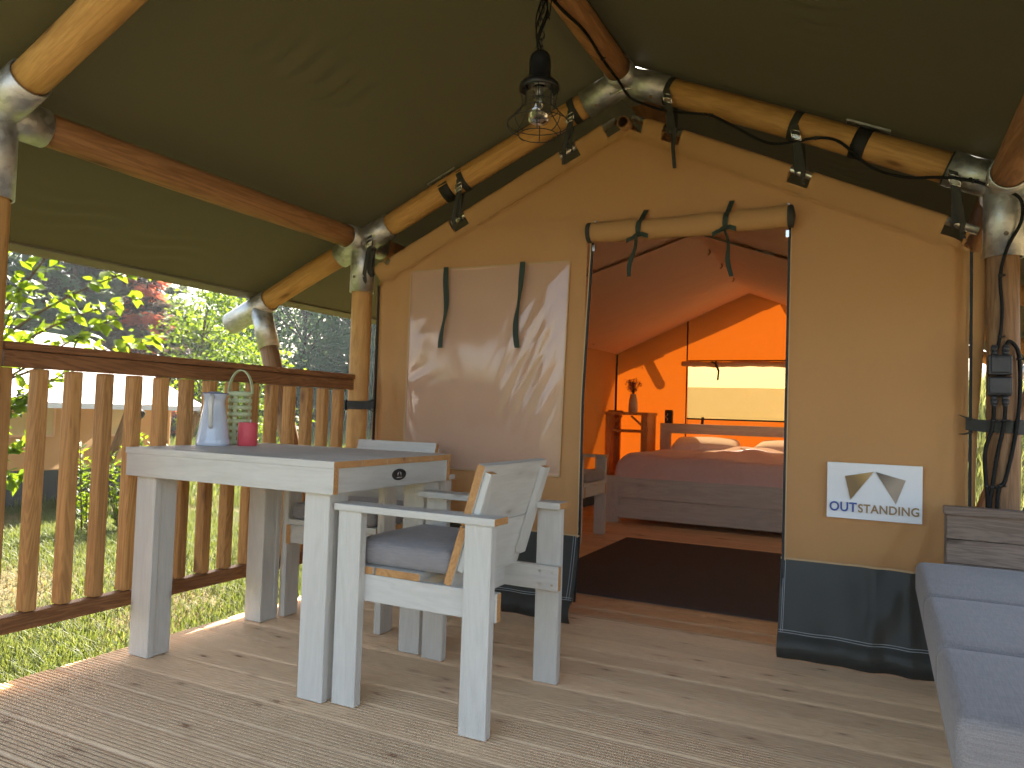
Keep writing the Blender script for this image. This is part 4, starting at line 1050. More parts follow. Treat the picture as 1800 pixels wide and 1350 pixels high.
mb = MB(); mb.lathe([(0.012, 0.152), (0.017, 0.140), (0.020, 0.125), (0.017, 0.110), (0.009, 0.102), (0, 0.100)], 20); put('bulb', mb, 'glass', lamp)
cg = MB(); wr_ = 0.0017
cprof = [(0.066, 0.168), (0.060, 0.145), (0.056, 0.120), (0.062, 0.098), (0.084, 0.078), (0.104, 0.058), (0.106, 0.044), (0.097, 0.026), (0.082, 0.014), (0.066, 0.008)]
for k in range(8):
    a = R(22 + 45 * k); cg.tube([(r * math.cos(a), r * math.sin(a), z) for r, z in cprof], wr_, 6)
for r, z in ((0.066, 0.168), (0.056, 0.122), (0.066, 0.094), (0.106, 0.050), (0.066, 0.008)):
    cg.tube([(r * math.cos(a), r * math.sin(a), z) for a in np.linspace(0, 2 * math.pi, 41)], wr_, 6)
put('cage', cg, 'lampblack', lamp)
cn = MB(); z = 0.296; k = 0
while z < 0.55:
    a = R(90 * (k % 2) + 20); u = Vector((math.cos(a), math.sin(a), 0))
    cn.tube([u * 0.009 * math.cos(t) + Vector((0.003 * math.sin(k), 0, z + 0.012 + 0.016 * math.sin(t))) for t in np.linspace(0, 2 * math.pi, 15)], 0.0026, 6); z += 0.023; k += 1
put('chain', cn, 'lampblack', lamp)
ct = MB()
q = random.Random(3)
for k in range(5):
    a0 = q.uniform(0, 6); ct.tube([(0.014 * math.cos(a0 + t * 5) * (0.6 + 0.9 * math.sin(t * 3.0)), 0.014 * math.sin(a0 + t * 5), 0.29 + t * 0.26) for t in np.linspace(0, 1, 22)], 0.0026, 6)
ct.tube([(0.02, 0, 0.545), (0.035, 0, 0.47), (0.030, 0, 0.42), (0.012, 0, 0.40)], 0.0022, 6); ct.tube([(0.008, 0, 0.545), (0.018, 0, 0.47), (0.026, 0, 0.42), (0.030, 0, 0.405)], 0.0022, 6)
put('cord', ct, 'cable', lamp)

# ------------------------------------------------------------------ cables and switch box
def sm(pts, k=8):
    P = [Vector(p) for p in pts]; out = []
    for i in range(len(P) - 1):
        a, b, c, d = P[max(i - 1, 0)], P[i], P[i + 1], P[min(i + 2, len(P) - 1)]
        for j in range(k):
            t = j / k; out.append(0.5 * ((2 * b) + (c - a) * t + (2 * a - 5 * b + 4 * c - d) * t * t + (3 * b - a - 3 * c + d) * t ** 3))
    out.append(P[-1]); return out
rc = thing('roof_cable', 'black power cable clipped along the ridge pole and right rafter down to the switches', 'cable')
mb = MB()
rp = [(AX + 0.01, 1.52, ZR - 0.063), (AX - 0.004, 2.3, ZR - 0.063), (AX + 0.02, 2.62, ZR - 0.058), (AX + 0.012, 2.85, ZR - 0.063), (AX + 0.018, 3.04, ZR - 0.074), (AX + 0.03, 3.13, ZR - 0.10), (AX + 0.06, 3.15, ZR - 0.125)]
def rf(t, dy, dz): x = AX + t * (XR - AX); return (x, 3.2 + dy, zr(x) + dz)
rp += [rf(0.13, -0.046, -0.105), rf(0.20, -0.046, -0.088), rf(0.27, -0.05, -0.070), rf(0.33, -0.05, -0.085), rf(0.43, -0.045, -0.115), rf(0.50, -0.05, -0.085), rf(0.56, -0.060, -0.045), rf(0.62, -0.064, -0.035), rf(0.70, -0.048, -0.095), rf(0.78, -0.048, -0.095), rf(0.86, -0.060, -0.062), rf(0.93, -0.069, -0.045), rf(0.985, -0.074, -0.05), (XR + 0.040, 3.128, 1.74), (XR + 0.045, 3.133, 1.66), (XR + 0.005, 3.133, 1.57), (XR - 0.016, 3.140, 1.47), (XR - 0.010, 3.140, 1.35), (XR - 0.016, 3.140, 1.25), (XR - 0.028, 3.134, 1.195)]
cp = sm(rp, 8); mb.tube(cp, 0.0058, 8); put('cable_run', mb, 'cable', rc)
mb = MB()
for i in (2, 8 * 3, 8 * 9, 8 * 13, 8 * 18, 8 * 23, 8 * 25):
    p = cp[min(i, len(cp) - 2)]; d = (cp[min(i + 1, len(cp) - 1)] - cp[min(i, len(cp) - 2)]).normalized(); mb.tube([p - d * 0.004, p + d * 0.004], 0.0085, 8); mb.tube([p + Vector((0.008, -0.006, 0)), p + Vector((0.016, -0.008, 0))], 0.0035, 6)
put('cable_clip', mb, 'black', rc)
bx, by = XR - 0.018, 3.2 - 0.053
box = thing('switch_box', 'black switch and socket box screwed to the right post', 'switch', (bx, by, 1.045))
def rbox(name, lo, hi, m, par, bev=0.004):
    bm = bmesh.new(); bmesh.ops.create_cube(bm, size=1); lo, hi = Vector(lo), Vector(hi); d = hi - lo
    for v in bm.verts: v.co = Vector((v.co.x * d.x, v.co.y * d.y, v.co.z * d.z))
    bmesh.ops.bevel(bm, geom=bm.edges[:], offset=bev, segments=2, affect='EDGES', profile=0.5)
    me = bpy.data.meshes.new(name); bm.to_mesh(me); bm.free()
    return put(name, me, m, par, (lo + hi) / 2)
rbox('housing', (-0.036, -0.040, 0.066), (0.036, 0.006, 0.138), 'black', box); rbox('rocker', (-0.028, -0.046, 0.074), (0.028, -0.0405, 0.132), 'charcoal', box)
rbox('housing', (-0.038, -0.040, -0.006), (0.036, 0.006, 0.062), 'black', box); rbox('socket_lid', (-0.033, -0.047, 0.0), (0.031, -0.0405, 0.058), 'charcoal', box)
gl = MB()
for dx in (-0.016, 0.018):
    for z0_, s_ in ((0.139, 1), (-0.007, -1)):
        gl.tube([(dx, -0.018, z0_), (dx, -0.018, z0_ + s_ * 0.014)], 0.011, 8); gl.tube([(dx, -0.018, z0_ + s_ * 0.014), (dx, -0.018, z0_ + s_ * 0.030)], 0.0125, 6); gl.tube([(dx, -0.018, z0_ + s_ * 0.030), (dx, -0.018, z0_ + s_ * 0.036)], 0.009, 8)
put('cable_gland', gl, 'charcoal', box)
pc = thing('post_cables', 'three black cables running down the right post below the switch box', 'cable')
for pts in ([(bx - 0.016, by - 0.02, 1.005), (bx - 0.020, by - 0.014, 0.93), (bx - 0.040, by - 0.006, 0.84), (bx - 0.038, by - 0.006, 0.74), (bx - 0.032, by - 0.006, 0.66), (bx - 0.036, by - 0.006, 0.4), (bx - 0.034, by - 0.006, 0.02)],
            [(bx + 0.018, by - 0.02, 1.005), (bx + 0.014, by - 0.014, 0.93), (bx - 0.004, by - 0.008, 0.83), (bx - 0.020, by - 0.008, 0.70), (bx - 0.026, by - 0.008, 0.6), (bx - 0.02, by - 0.008, 0.02)],
            [(bx + 0.018, by - 0.02, 1.215), (bx + 0.030, by - 0.016, 1.232), (bx + 0.054, by - 0.004, 1.205), (bx + 0.064, by + 0.006, 1.14), (bx + 0.062, by + 0.006, 1.0), (bx + 0.044, by - 0.002, 0.86), (bx + 0.020, by - 0.006, 0.74), (bx - 0.004, by - 0.008, 0.64), (bx + 0.0, by - 0.008, 0.02)]):
    mb = MB(); c_ = sm(pts, 8); mb.tube(c_, 0.0068, 8); o = put('cable_run', mb, 'cable', pc)
    mb = MB()
    for z in (0.955, 0.715) if len(pts) < 9 else (1.17, 0.72):
        p = min(c_, key=lambda q: abs(q.z - z)); mb.tube([p - Vector((0, 0, 0.004)), p + Vector((0, 0, 0.004))], 0.0095, 8); mb.tube([p + Vector((0.008, -0.006, 0)), p + Vector((0.017, -0.008, -0.001))], 0.0036, 6)
    put('cable_clip', mb, 'black', o)

# ------------------------------------------------------------------ lounge bench on the right
ben = thing('lounge_bench', 'low greyed plank lounge bench with a raised end board against the tent', 'bench', (0.55, 2.2, 0))
for k, (a, b) in enumerate(((0.346, 0.456), (0.458, 0.5375), (0.540, 0.6225))):
    plank('end_board', ben, (-0.345, 0.790, a), (0.45, 0.812, b), 'greywood', 'greywood', 'x', 0.002)
plank('end_cap', ben, (-0.355, 0.775, 0.6235), (0.46, 0.830, 0.650), 'greywood', 'greywood', 'x', 0.002)
plank('end_upright', ben, (-0.350, 0.8125, 0.002), (-0.28, 0.84, 0.62), 'greywood', 'greywood', 'z', 0.002)
plank('end_upright', ben, (0.38, 0.8125, 0.002), (0.45, 0.84, 0.62), 'greywood', 'greywood', 'z', 0.002)
for k in range(6): plank('slat', ben, (-0.33 + k * 0.13, -0.80, 0.318), (-0.33 + k * 0.13 + 0.115, 0.785, 0.338), 'greywood', 'greywood', 'y', 0.002)
plank('side_rail', ben, (-0.30, -0.80, 0.20), (-0.275, 0.785, 0.317), 'greywood', 'greywood', 'y', 0.002)
plank('side_rail', ben, (0.425, -0.80, 0.20), (0.45, 0.785, 0.317), 'greywood', 'greywood', 'y', 0.002)
for y in (-0.79, 0.70):
    for x in (-0.27, 0.355): plank('leg', ben, (x, y, 0.001), (x + 0.07, y + 0.07, 0.316), 'greywood', 'greywood', 'z', 0.002)
cm = [('grey bench cushion at the far end, under the end board', 2.395, 2.975), ('grey bench cushion in the middle of the lounge bench', 1.868, 2.393), ('grey bench cushion nearest, at the open end of the lounge bench', 1.415, 1.866)]
for lab, ya, yb in cm:
    o = put('bench_cushion', cushion_mesh('bench_cushion', 0.84, yb - ya, 0.116, 0.024, 0.004), 'cushion', None, (0.53, (ya + yb) / 2, 0.3985)); tag(o, lab, 'cushion', 'grey cushions in a row on the lounge bench')

# ------------------------------------------------------------------ inside the tent
rug = put('rug', MB().box((-1.73, 3.675, 0.001), (0.10, 5.53, 0.009)), 'rug'); tag(rug, 'dark brown woven rug on the floor just inside the tent door', 'rug')
bed = thing('bed', 'wide grey plank bed with a low headboard at the back of the tent', 'bed', (-1.15, 7.25, 0))
plank('leg', bed, (-1.03, -0.955, 0.001), (-0.91, -0.90, 0.405), 'bedwood', 'bedwood', 'z', 0.003)
plank('leg', bed, (0.91, -0.955, 0.001), (1.03, -0.90, 0.405), 'bedwood', 'bedwood', 'z', 0.003)
plank('end_board', bed, (-0.908, -0.945, 0.222), (0.908, -0.92, 0.398), 'bedwood', 'bedwood', 'x', 0.003)
plank('end_board', bed, (-0.908, -0.943, 0.045), (0.908, -0.918, 0.219), 'bedwood', 'bedwood', 'x', 0.003)
for s in (-1, 1):
    plank('side_board', bed, (s * 1.0 - 0.012, -0.898, 0.20), (s * 1.0 + 0.012, 0.86, 0.398), 'bedwood', 'bedwood', 'y', 0.003)
    plank('headboard_post', bed, (s * 1.0 - 0.06 - 0.02 * s, 0.865, 0.001), (s * 1.0 + 0.06 - 0.02 * s, 0.90, 0.865), 'bedwood', 'bedwood', 'z', 0.003)
plank('headboard_rail', bed, (-1.03, 0.840, 0.765), (1.03, 0.8645, 0.862), 'bedwood', 'bedwood', 'x', 0.003)
plank('headboard_cap', bed, (-1.035, 0.835, 0.8625), (1.035, 0.905, 0.872), 'bedwood', 'bedwood', 'x', 0.002)
rbox('mattress', (-0.93, -0.895, 0.30), (0.93, 0.83, 0.46), 'pillow', bed, 0.03)
def duvet(u, v):
    x = -0.965 + u * 1.93; y = -0.915 + v * 1.62
    e = min(min(u, 1 - u) * 1.93, v * 1.62); r = 0.13
    z = 0.595
    if e < r: z = 0.595 - 0.20 * (1 - math.sqrt(max(0, 1 - (1 - e / r) ** 2)))
    k = min(1, e / 0.2)
    z += k * (0.020 * math.sin(x * 3.1 + 1) * math.sin(y * 2.7) + 0.012 * math.sin(x * 7 + y * 5) + 0.018 * v)
    z += k * 0.05 * math.exp(-((u - 0.5) / 0.20) ** 2 - ((v - 0.62) / 0.3) ** 2)
    z -= 0.020 * math.exp(-((x + 0.36 + 0.12 * (v - 0.2)) / 0.012) ** 2) * (1 if v < 0.7 else 0.3)
    z += k * 0.006 * math.sin(x * 22 + 5 * math.sin(y * 3))
    return (x + 0.006 * math.sin(y * 8), y - 0.01 * math.sin(x * 9) * (1 - k), z)
mb = MB(); mb.grid(110, 80, duvet)
dv = put('duvet', mb, 'duvet', None, (-1.15, 7.25, 0)); tag(dv, 'dusty pink crinkled duvet covering the wide bed', 'duvet')
for lab, x, a in (('pale pink pillow lying at the left of the bed head', -0.48, 4), ('pale pink pillow in the sun patch on the right of the bed head', 0.34, -7)):
    o = put('pillow', cushion_mesh('pillow', 0.66, 0.42, 0.13, 0.06, 0.03), 'pillow', None, (-1.15 + x, 7.83, 0.635), (R(10), 0, R(a))); tag(o, lab, 'pillow', 'pale pink pillows at the bed head')
she = thing('shelf_unit', 'small pine bedside shelf standing left of the bed', 'shelf', (-2.47, 7.93, 0))
for s in (-1, 1):
    for y in (-0.17, 0.12): plank('post', she, (s * 0.20 - 0.035, y, 0.001), (s * 0.20 + 0.035, y + 0.05, 0.948), 'raw', 'raw', 'z', 0.003)
    plank('side_panel', she, (s * 0.225 - 0.008, -0.118, 0.10), (s * 0.225 + 0.008, 0.118, 0.946), 'raw', 'raw', 'z', 0.002)
for z in (0.30, 0.76): plank('shelf_board', she, (-0.19, -0.16, z), (0.19, 0.165, z + 0.028), 'raw', 'raw', 'x', 0.002)
plank('shelf_top', she, (-0.245, -0.185, 0.949), (0.245, 0.185, 0.980), 'raw', 'raw', 'x', 0.003)
for s in (-1, 1): plank('bracket', she, (s * 0.11 - 0.075, -0.165, 0.88), (s * 0.11 + 0.075, -0.145, 0.90), 'raw', 'raw', 'x', 0.002, (0, R(40) * s, 0))
vase = thing('vase', 'cream ceramic vase holding mauve dried flowers on the shelf', 'vase', (-2.44, 7.90, 0.981))
mb = MB(); mb.lathe([(0, 0), (0.045, 0), (0.049, 0.004), (0.050, 0.06), (0.046, 0.13), (0.036, 0.170), (0.032, 0.185), (0.034, 0.198), (0.030, 0.198), (0.027, 0.18), (0, 0.17)], 28); put('vase_body', mb, 'vase', vase)
fl = thing('flowers', 'mauve dried flower bunch standing in the cream vase', 'flowers', (-2.44, 7.90, 1.16))
q = random.Random(11); mb = MB(); st = MB()
for k in range(15):
    a = q.uniform(0, 6.28); t = q.uniform(0.01, 0.125); e = Vector((t * math.cos(a), t * math.sin(a), q.uniform(0.06, 0.16)))
    st.tube([(0, 0, 0), e * 0.5 + Vector((0, 0, 0.02)), e], 0.0022, 5)
    for j in range(34):
        c_ = e + Vector((q.gauss(0, 0.016), q.gauss(0, 0.016), q.gauss(0, 0.018))); n_v = Vector((q.gauss(0, 1), q.gauss(0, 1), q.gauss(0, 1))).normalized(); w = n_v.orthogonal().normalized(); h = n_v.cross(w); s_ = q.uniform(0.007, 0.012)
        mb.add([c_ - w * s_, c_ + h * s_ * 0.6, c_ + w * s_, c_ - h * s_ * 0.6], [(0, 1, 2), (0, 2, 3)])
put('petals', mb, 'flower', fl); put('stems', st, 'stem', fl)
spk = thing('speaker', 'small black rounded speaker standing on the bed headboard', 'speaker', (-2.10, 8.12, 0.8725))
rbox('speaker_body', (-0.038, -0.030, 0), (0.045, 0.030, 0.145), 'black', spk, 0.008)
mb = MB(); mb.tube([(-0.014 + 0.012 * math.sin(t * 9), -0.0315, 0.030 + 0.075 * t) for t in np.linspace(0, 1, 24)], 0.003, 6); put('emblem', mb, 'badge_white', spk)
bk_ = put('book', MB().box((-0.07, -0.05, 0), (0.07, 0.05, 0.014)), 'purlin', None, (-2.615, 7.84, 0.981)); tag(bk_, 'thin dark book lying at the left edge of the shelf top', 'book')

# ------------------------------------------------------------------ neighbouring tent on the left
nt_ = thing('neighbour_tent', 'white roofed tan tent standing on the grass beyond the left railing', 'tent', (-8.5, 6.75, -0.33))
mb = MB()
def fn(u, v): return (0.012 * math.sin(u * 40) * (1 - v), -7.2 + u * 7.2, 0.44 + v * 0.95)
mb.grid(80, 8, fn); mb.grid(2, 8, lambda u, v: (-u * 3.2, 0, 0.44 + v * 0.95)); mb.grid(2, 8, lambda u, v: (-u * 3.2, -7.2, 0.44 + v * 0.95)); mb.grid(2, 8, lambda u, v: (-3.2, -7.2 + 7.2 * u, 0.44 + v * 0.95))
mb.add([(0, 0, 1.39), (-3.2, 0, 1.39), (-1.6, 0, 2.0)], [(0, 1, 2)]); mb.add([(0, -7.2, 1.39), (-3.2, -7.2, 1.39), (-1.6, -7.2, 2.0)], [(0, 1, 2)])
put('wall', mb, 'tan', nt_)
mb = MB(); mb.grid(90, 4, lambda u, v: (0.03 * (1 - v) + 0.010 * math.sin(u * 70 + v), -7.2 + u * 7.2, 0.0 + v * 0.45)); mb.grid(2, 2, lambda u, v: (0.03 - u * 3.2, 0.006, v * 0.45)); put('skirt', mb, 'skirt', nt_)
for ya, yb in ((-2.45, -1.42), (-0.72, -0.36), (-4.6, -3.5)):
    mb = MB(); mb.grid(8, 8, lambda u, v: (0.016, ya + u * (yb - ya), 0.835 + v * 0.46)); w_ = put('window', mb, 'blind', nt_)
    mb = MB()
    for z in (0.83, 1.30): mb.ribbon([(0.020, ya, z), (0.020, yb, z)], (0, 0, 0.012), (1, 0, 0), 0, 0.003)
    for y in (ya, yb): mb.ribbon([(0.020, y, 0.83), (0.020, y, 1.30)], (0, 0.012, 0), (1, 0, 0), 0, 0.003)
    put('window_frame', mb, 'flap', w_)
mb = MB()
for s_ in (-1, 1):
    def fn(u, v):
        x = u * 2.35; y = -7.9 + v * 7.95
        return (-1.6 + s_ * x, y, 2.12 - 0.385 * x + 0.02 * math.sin(math.pi * ((y * 0.6) % 1)) * (1 - u) + 0.006 * math.sin(y * 9 + x * 6) * (1 if y > -1.2 else 0.3))
    mb.grid(24, 90, fn)
put('roof', mb, 'white_fly', nt_)
for s_ in (-1, 1): put('valance', MB().ribbon([(-1.6 + s_ * 2.35, y, 2.12 - 0.385 * 2.35 - 0.03) for y in np.linspace(-7.9, 0.05, 30)], (0, 0, 0.028), (1, 0, 0), 0, 0.003), 'white_fly', nt_)
for y in (-6.2, -2.75, -0.95, 0.03):
    o = pole('brace', nt_, (0.66, y, 1.16), (0.08, y, -0.05), 0.05, 'pole_dark', 12, 5)
    mb = MB(); mb.pipe((0.50, y, 1.25), (0.86, y, 1.10), 0.055, 0.048, 16); put('end_sleeve', mb, 'galv', nt_)
pole('post', nt_, (0.04, 0.06, -0.05), (0.04, 0.06, 1.45), 0.05, 'pole', 12, 6)

# ------------------------------------------------------------------ summer haze over the lawn
hz = stuff(put('haze', MB().box((-70, -12, -1.6), (30, 75, 15.5)), MT['haze']))

# ------------------------------------------------------------------ vegetation
def np_mesh(name, V, F):
    me = bpy.data.meshes.new(name); nv, nf, k = len(V), len(F), F.shape[1]
    me.vertices.add(nv); me.vertices.foreach_set('co', V.astype(np.float32).ravel())
    me.loops.add(nf * k); me.loops.foreach_set('vertex_index', F.astype(np.int32).ravel())
    me.polygons.add(nf); me.polygons.foreach_set('loop_start', np.arange(0, nf * k, k, dtype=np.int32)); me.polygons.foreach_set('loop_total', np.full(nf, k, dtype=np.int32))
    me.update(calc_edges=True); return me
rg = np.random.default_rng(4)
def unit(a): return a / np.maximum(1e-9, np.linalg.norm(a, axis=1, keepdims=True))
def leaves(C, D, size, width=0.5, fold=0.25, droop=0.0):
    """two-triangle folded leaves at C pointing along D"""
    n = len(C); D = unit(D); s = size * rg.uniform(0.7, 1.25, (n, 1))
    up = unit(rg.normal(size=(n, 3)) * 0.6 + np.array([0, 0, 1.0])); sd = unit(np.cross(D, up)); nm = np.cross(sd, D)
    a = C; tip = C + D * s; m = C + D * s * 0.45
    l = m + sd * s * width * 0.5 + nm * s * fold * 0.3; r = m - sd * s * width * 0.5 + nm * s * fold * 0.3
    if droop: tip = tip - np.array([0, 0, 1.0]) * s * droop
    V = np.stack([a, l, tip, r], 1).reshape(-1, 3); i = np.arange(n)[:, None] * 4
    F = np.concatenate([i + np.array([[0, 2, 1]]), i + np.array([[0, 3, 2]])], 1).reshape(-1, 3)
    return V, F
def limb(mb, a, b, r0, r1, sag=0.0, n=5, q=rnd):
    a, b = Vector(a), Vector(b); pts = []; L = (b - a).length
    o1 = Vector((q.uniform(-1, 1), q.uniform(-1, 1), q.uniform(-.4, .4))) * L * 0.06
    for i in range(n + 1):
        t = i / n; pts.append(a.lerp(b, t) + o1 * math.sin(math.pi * t) + Vector((0, 0, sag * L * math.sin(math.pi * t))))
    mb.tube(pts, [r0 + (r1 - r0) * i / n for i in range(n + 1)], 7); return pts

def broad_tree(name, label, loc, H, rad, nclump, nleaf, ls, m, seed, base=0.25, trunk_r=0.12, spread=0.45, group='trees beyond the tents', vr=1.0, cat='tree'):
    q = random.Random(seed); t = thing(name, label, cat, loc, q.uniform(0, 6), group)
    tb = MB(); top = Vector((q.uniform(-.3, .3), q.uniform(-.3, .3), H * 0.88)); tp = limb(tb, (0, 0, -0.2), top, trunk_r, trunk_r * 0.15, 0, 8, q)
    Cs = []; Ds = []
    for k in range(nclump):
        u = q.uniform(base, 1.0); ph = q.uniform(0, 6.283); prof = math.sin(math.pi * min(1, (u - base) / (1 - base) * 0.86 + 0.14)) ** 0.6
        rr = rad * prof * q.uniform(0.25, 1.0) ** 0.55
        c = Vector((rr * math.cos(ph), rr * math.sin(ph), H * u)); st = tp[min(len(tp) - 1, max(1, int(u * 0.72 * len(tp))))]
        if k % 2 == 0: limb(tb, st, c, trunk_r * 0.26, trunk_r * 0.04, 0.05, 4, q)
        n = int(nleaf / nclump * q.uniform(0.6, 1.4)); sg = spread * q.uniform(0.7, 1.3)
        P = rg.normal(size=(n, 3)) * np.array([sg, sg, sg * 0.62]) + np.array(c); Cs.append(P)
        Ds.append((P - np.array(c)) * 0.8 + rg.normal(size=(n, 3)) * sg * 0.8 + np.array([0, 0, -0.15]))
    put('trunk', tb, 'bark', t)
    V, F = leaves(np.concatenate(Cs), np.concatenate(Ds), ls, 0.62); me = np_mesh('crown', V, F); put('crown', me, m, t)
    return t
def conifer(label, loc, H, rad, m, seed, nl=26000, m2=None, base=0.08, group='trees beyond the tents', gap=0.0):
    q = random.Random(seed); t = thing('conifer', label, 'tree', loc, 0, group)
    tb = MB(); tb.tube([(0, 0, -0.3), (0.05, 0, H * 0.5), (0, 0, H)], [H * 0.017, H * 0.010, 0.02], 8)
    Cs = [[], []]; Ds = [[], []]; nw = int(H * 2.6); per = max(8, nl // (nw * 7))
    for w in range(nw):
        u = base + (1 - base) * w / nw; z = H * u
        for b in range(7):
            if q.random() < gap: continue
            ph = q.uniform(0, 6.283); L = rad * (1 - u) ** 0.8 * q.uniform(0.65, 1.15) + 0.25
            d = np.array([math.cos(ph), math.sin(ph), -0.12 - 0.25 * (1 - u)]); tt = rg.uniform(0.12, 1, (per, 1)) ** 0.75
            P = np.array([0, 0, z]) + d * L * tt + np.array([0, 0, 0.22 * L]) * tt ** 2
            sd_v = np.array([-math.sin(ph), math.cos(ph), 0]); off = rg.normal(size=(per, 1)) * 0.20 * L * (1.05 - tt) + rg.normal(size=(per, 1)) * 0.06
            P = P + sd_v * off + rg.normal(size=(per, 3)) * np.array([0.04, 0.04, 0.07]) - np.array([0, 0, 1.0]) * np.abs(off) * 0.25
            j = 1 if (m2 and q.random() < 0.5) else 0
            Cs[j].append(P); Ds[j].append(d * 0.9 + sd_v * np.sign(off) * 0.7 + rg.normal(size=(per, 3)) * 0.35 + np.array([0, 0, -0.25]))
            if w % 2 == 0 and b < 5: tb.tube([(0, 0, z), tuple(np.array([0, 0, z]) + d * L * 0.5 + np.array([0, 0, 0.05 * L])), tuple(np.array([0, 0, z]) + d * L + np.array([0, 0, 0.2 * L]))], [0.03, 0.02, 0.006], 5)
    put('trunk', tb, 'bark', t)
    for j, mm in ((0, m), (1, m2)):
        if Cs[j]:
            V, F = leaves(np.concatenate(Cs[j]), np.concatenate(Ds[j]), 0.24, 0.30, 0.1); put('crown', np_mesh('crown', V, F), mm, t)
    return t
def G(x, y): return (x, y, gz(x, y))
def away(u, D):
    """a spot D metres off in the direction u of the photo's width, on the ground"""
    d = ax_f * 1310.0 + ax_x * (u - 900.0); h = math.hypot(d.x, d.y); return G(d.x / h * D, d.y / h * D)
# far row, left to right
conifer('tall dark conifer at the far left, behind the sapling', away(30, 28), 10.5, 3.2, 'needle', 1, 30000)
conifer('dark conifer with a bare trunk left of the rusty one', away(118, 27), 10.0, 2.5, 'needle', 9, 24000, 'needle_brown', 0.04, 'trees beyond the tents', 0.2)
conifer('sparse grey-green conifer just behind the rusty one', away(218, 28), 8.2, 2.9, 'needle_grey', 2, 30000, 'needle', 0.03, 'trees beyond the tents', 0.1)
conifer('rusty red dying conifer between the green trees', away(250, 24), 4.9, 1.65, 'needle_red', 3, 15000, 'needle_brown', 0.05, 'trees beyond the tents', 0.2)
broad_tree('leafy_tree', 'mid green tree between the rusty conifer and the airy young tree', away(318, 26), 3.9, 1.15, 70, 9000, 0.15, 'leaf_mid', 6, 0.05, 0.10, 0.30)
broad_tree('leafy_tree', 'airy young tree with yellow-green leaves seen over the middle of the railing', away(378, 16), 3.5, 0.95, 40, 3000, 0.10, 'leaf_bright', 5, 0.22, 0.045, 0.22)
broad_tree('leafy_tree', 'small bright green tree low beside the slanted brace', away(436, 17), 2.45, 0.8, 40, 4200, 0.10, 'leaf_bright', 15, 0.05, 0.04, 0.20)
broad_tree('dark_tree', 'low dark tree behind the small bright green tree', away(395, 31), 3.4, 2.2, 90, 13000, 0.18, 'leaf_dark', 31, 0.02, 0.12, 0.45)
broad_tree('dark_tree', 'rounded dark tree in the back row behind the rusty conifer', away(170, 38), 6.0, 3.6, 110, 15000, 0.22, 'leaf_dark', 41, 0.02, 0.16, 0.6)
broad_tree('dark_tree', 'rounded dark tree in the back row left of the airy young tree', away(280, 37), 4.6, 2.6, 110, 15000, 0.22, 'leaf_dark', 42, 0.02, 0.16, 0.55)
fr = [(-22, 24.5, 8.0, 3.4, 'dark rounded tree beyond the meadow, just right of the brace'), (-19.2, 25.6, 8.6, 3.4, 'dark tree beyond the meadow, left of the corner post'), (-17.6, 28.5, 9.0, 3.6, 'dark tree beyond the meadow, behind the corner post'), (-14.6, 28.5, 9, 3.6, 'dark tree beyond the meadow, at the tent wall edge'), (-25.5, 25.5, 7.0, 3.2, 'dark tree beyond the meadow, behind the brace'), (-21.5, 31, 10.0, 4.0, 'taller dark tree in the second row beyond the meadow')]
for k, (x, y, h, r, lab) in enumerate(fr):
    broad_tree('dark_tree', lab, G(x, y), h, r, 130, 20000, 0.20, 'leaf_dark', 20 + k, 0.02, 0.16, 0.50)
# near sapling: single leaves as parts
sap = thing('sapling', 'bright sapling with large sunlit leaves close to the left railing', 'tree', away(-62, 6.4))
q = random.Random(8); tb = MB(); tips = []
tp = limb(tb, (0, 0, -0.1), (0.1, 0.1, 3.3), 0.035, 0.012, 0, 8, q)
RV = Vector((0.895, 0.444, 0)); DV = Vector((-0.445, 0.895, 0))
brs = [(1.18, 0.1, 1.45, 2.15), (0.98, 0.25, 1.30, 1.92), (0.78, -0.1, 1.6, 2.5), (0.95, 0.0, 1.15, 1.72), (1.18, 0.2, 1.20, 1.62), (0.6, 0.1, 1.8, 2.8), (0.70, 0.3, 0.95, 1.5), (0.40, -0.1, 0.75, 1.1), (0.36, 0.1, 0.55, 0.85), (0.34, 0.0, 0.45, 0.62), (0.45, 0.0, 0.95, 1.2), (0.40, -0.1, 1.0, 1.9),
       (-0.6, 0.3, 1.3, 2.1), (-0.5, -0.4, 1.0, 1.8), (-0.3, 0.6, 1.6, 2.6), (-0.7, 0.0, 0.8, 1.3), (0.1, -0.5, 1.4, 2.3)]
LP = []; LD = []
for r, d, z0, z1 in brs:
    p0 = Vector((0.03 * z0, 0.03 * z0, z0)); p1 = RV * r + DV * d + Vector((0, 0, z1)); pts = limb(tb, p0, p1, 0.011, 0.003, 0.05, 9, q)
    for i in range(3, 10):
        a = pts[i]; dr = (pts[i] - pts[i - 1]).normalized()
        for sg in (-1, 1):
            sdv = dr.cross(Vector((0, 0, 1))).normalized() * sg
            L = q.uniform(0.05, 0.17) if i < 9 else 0.05
            b = a + (dr * 0.5 + sdv * q.uniform(0.3, 0.9) + Vector((0, 0, q.uniform(-0.1, 0.5)))).normalized() * L
            limb(tb, a, b, 0.003, 0.0015, 0.03, 2, q)
            for k in range(4):
                t = 0.3 + 0.25 * k; LP.append(a.lerp(b, t)); LD.append((dr * 0.4 + sdv * (1 if k % 2 else -0.4) * q.uniform(0.4, 1) + Vector((q.gauss(0, .3), q.gauss(0, .3), q.uniform(-0.75, 0.25)))).normalized())
put('trunk', tb, 'bark_red', sap)
C, Dd = LP, LD
cw = cam_o.matrix_world.translation
order = sorted(range(len(C)), key=lambda i: ((C[i] + sap.location) - cw).length)
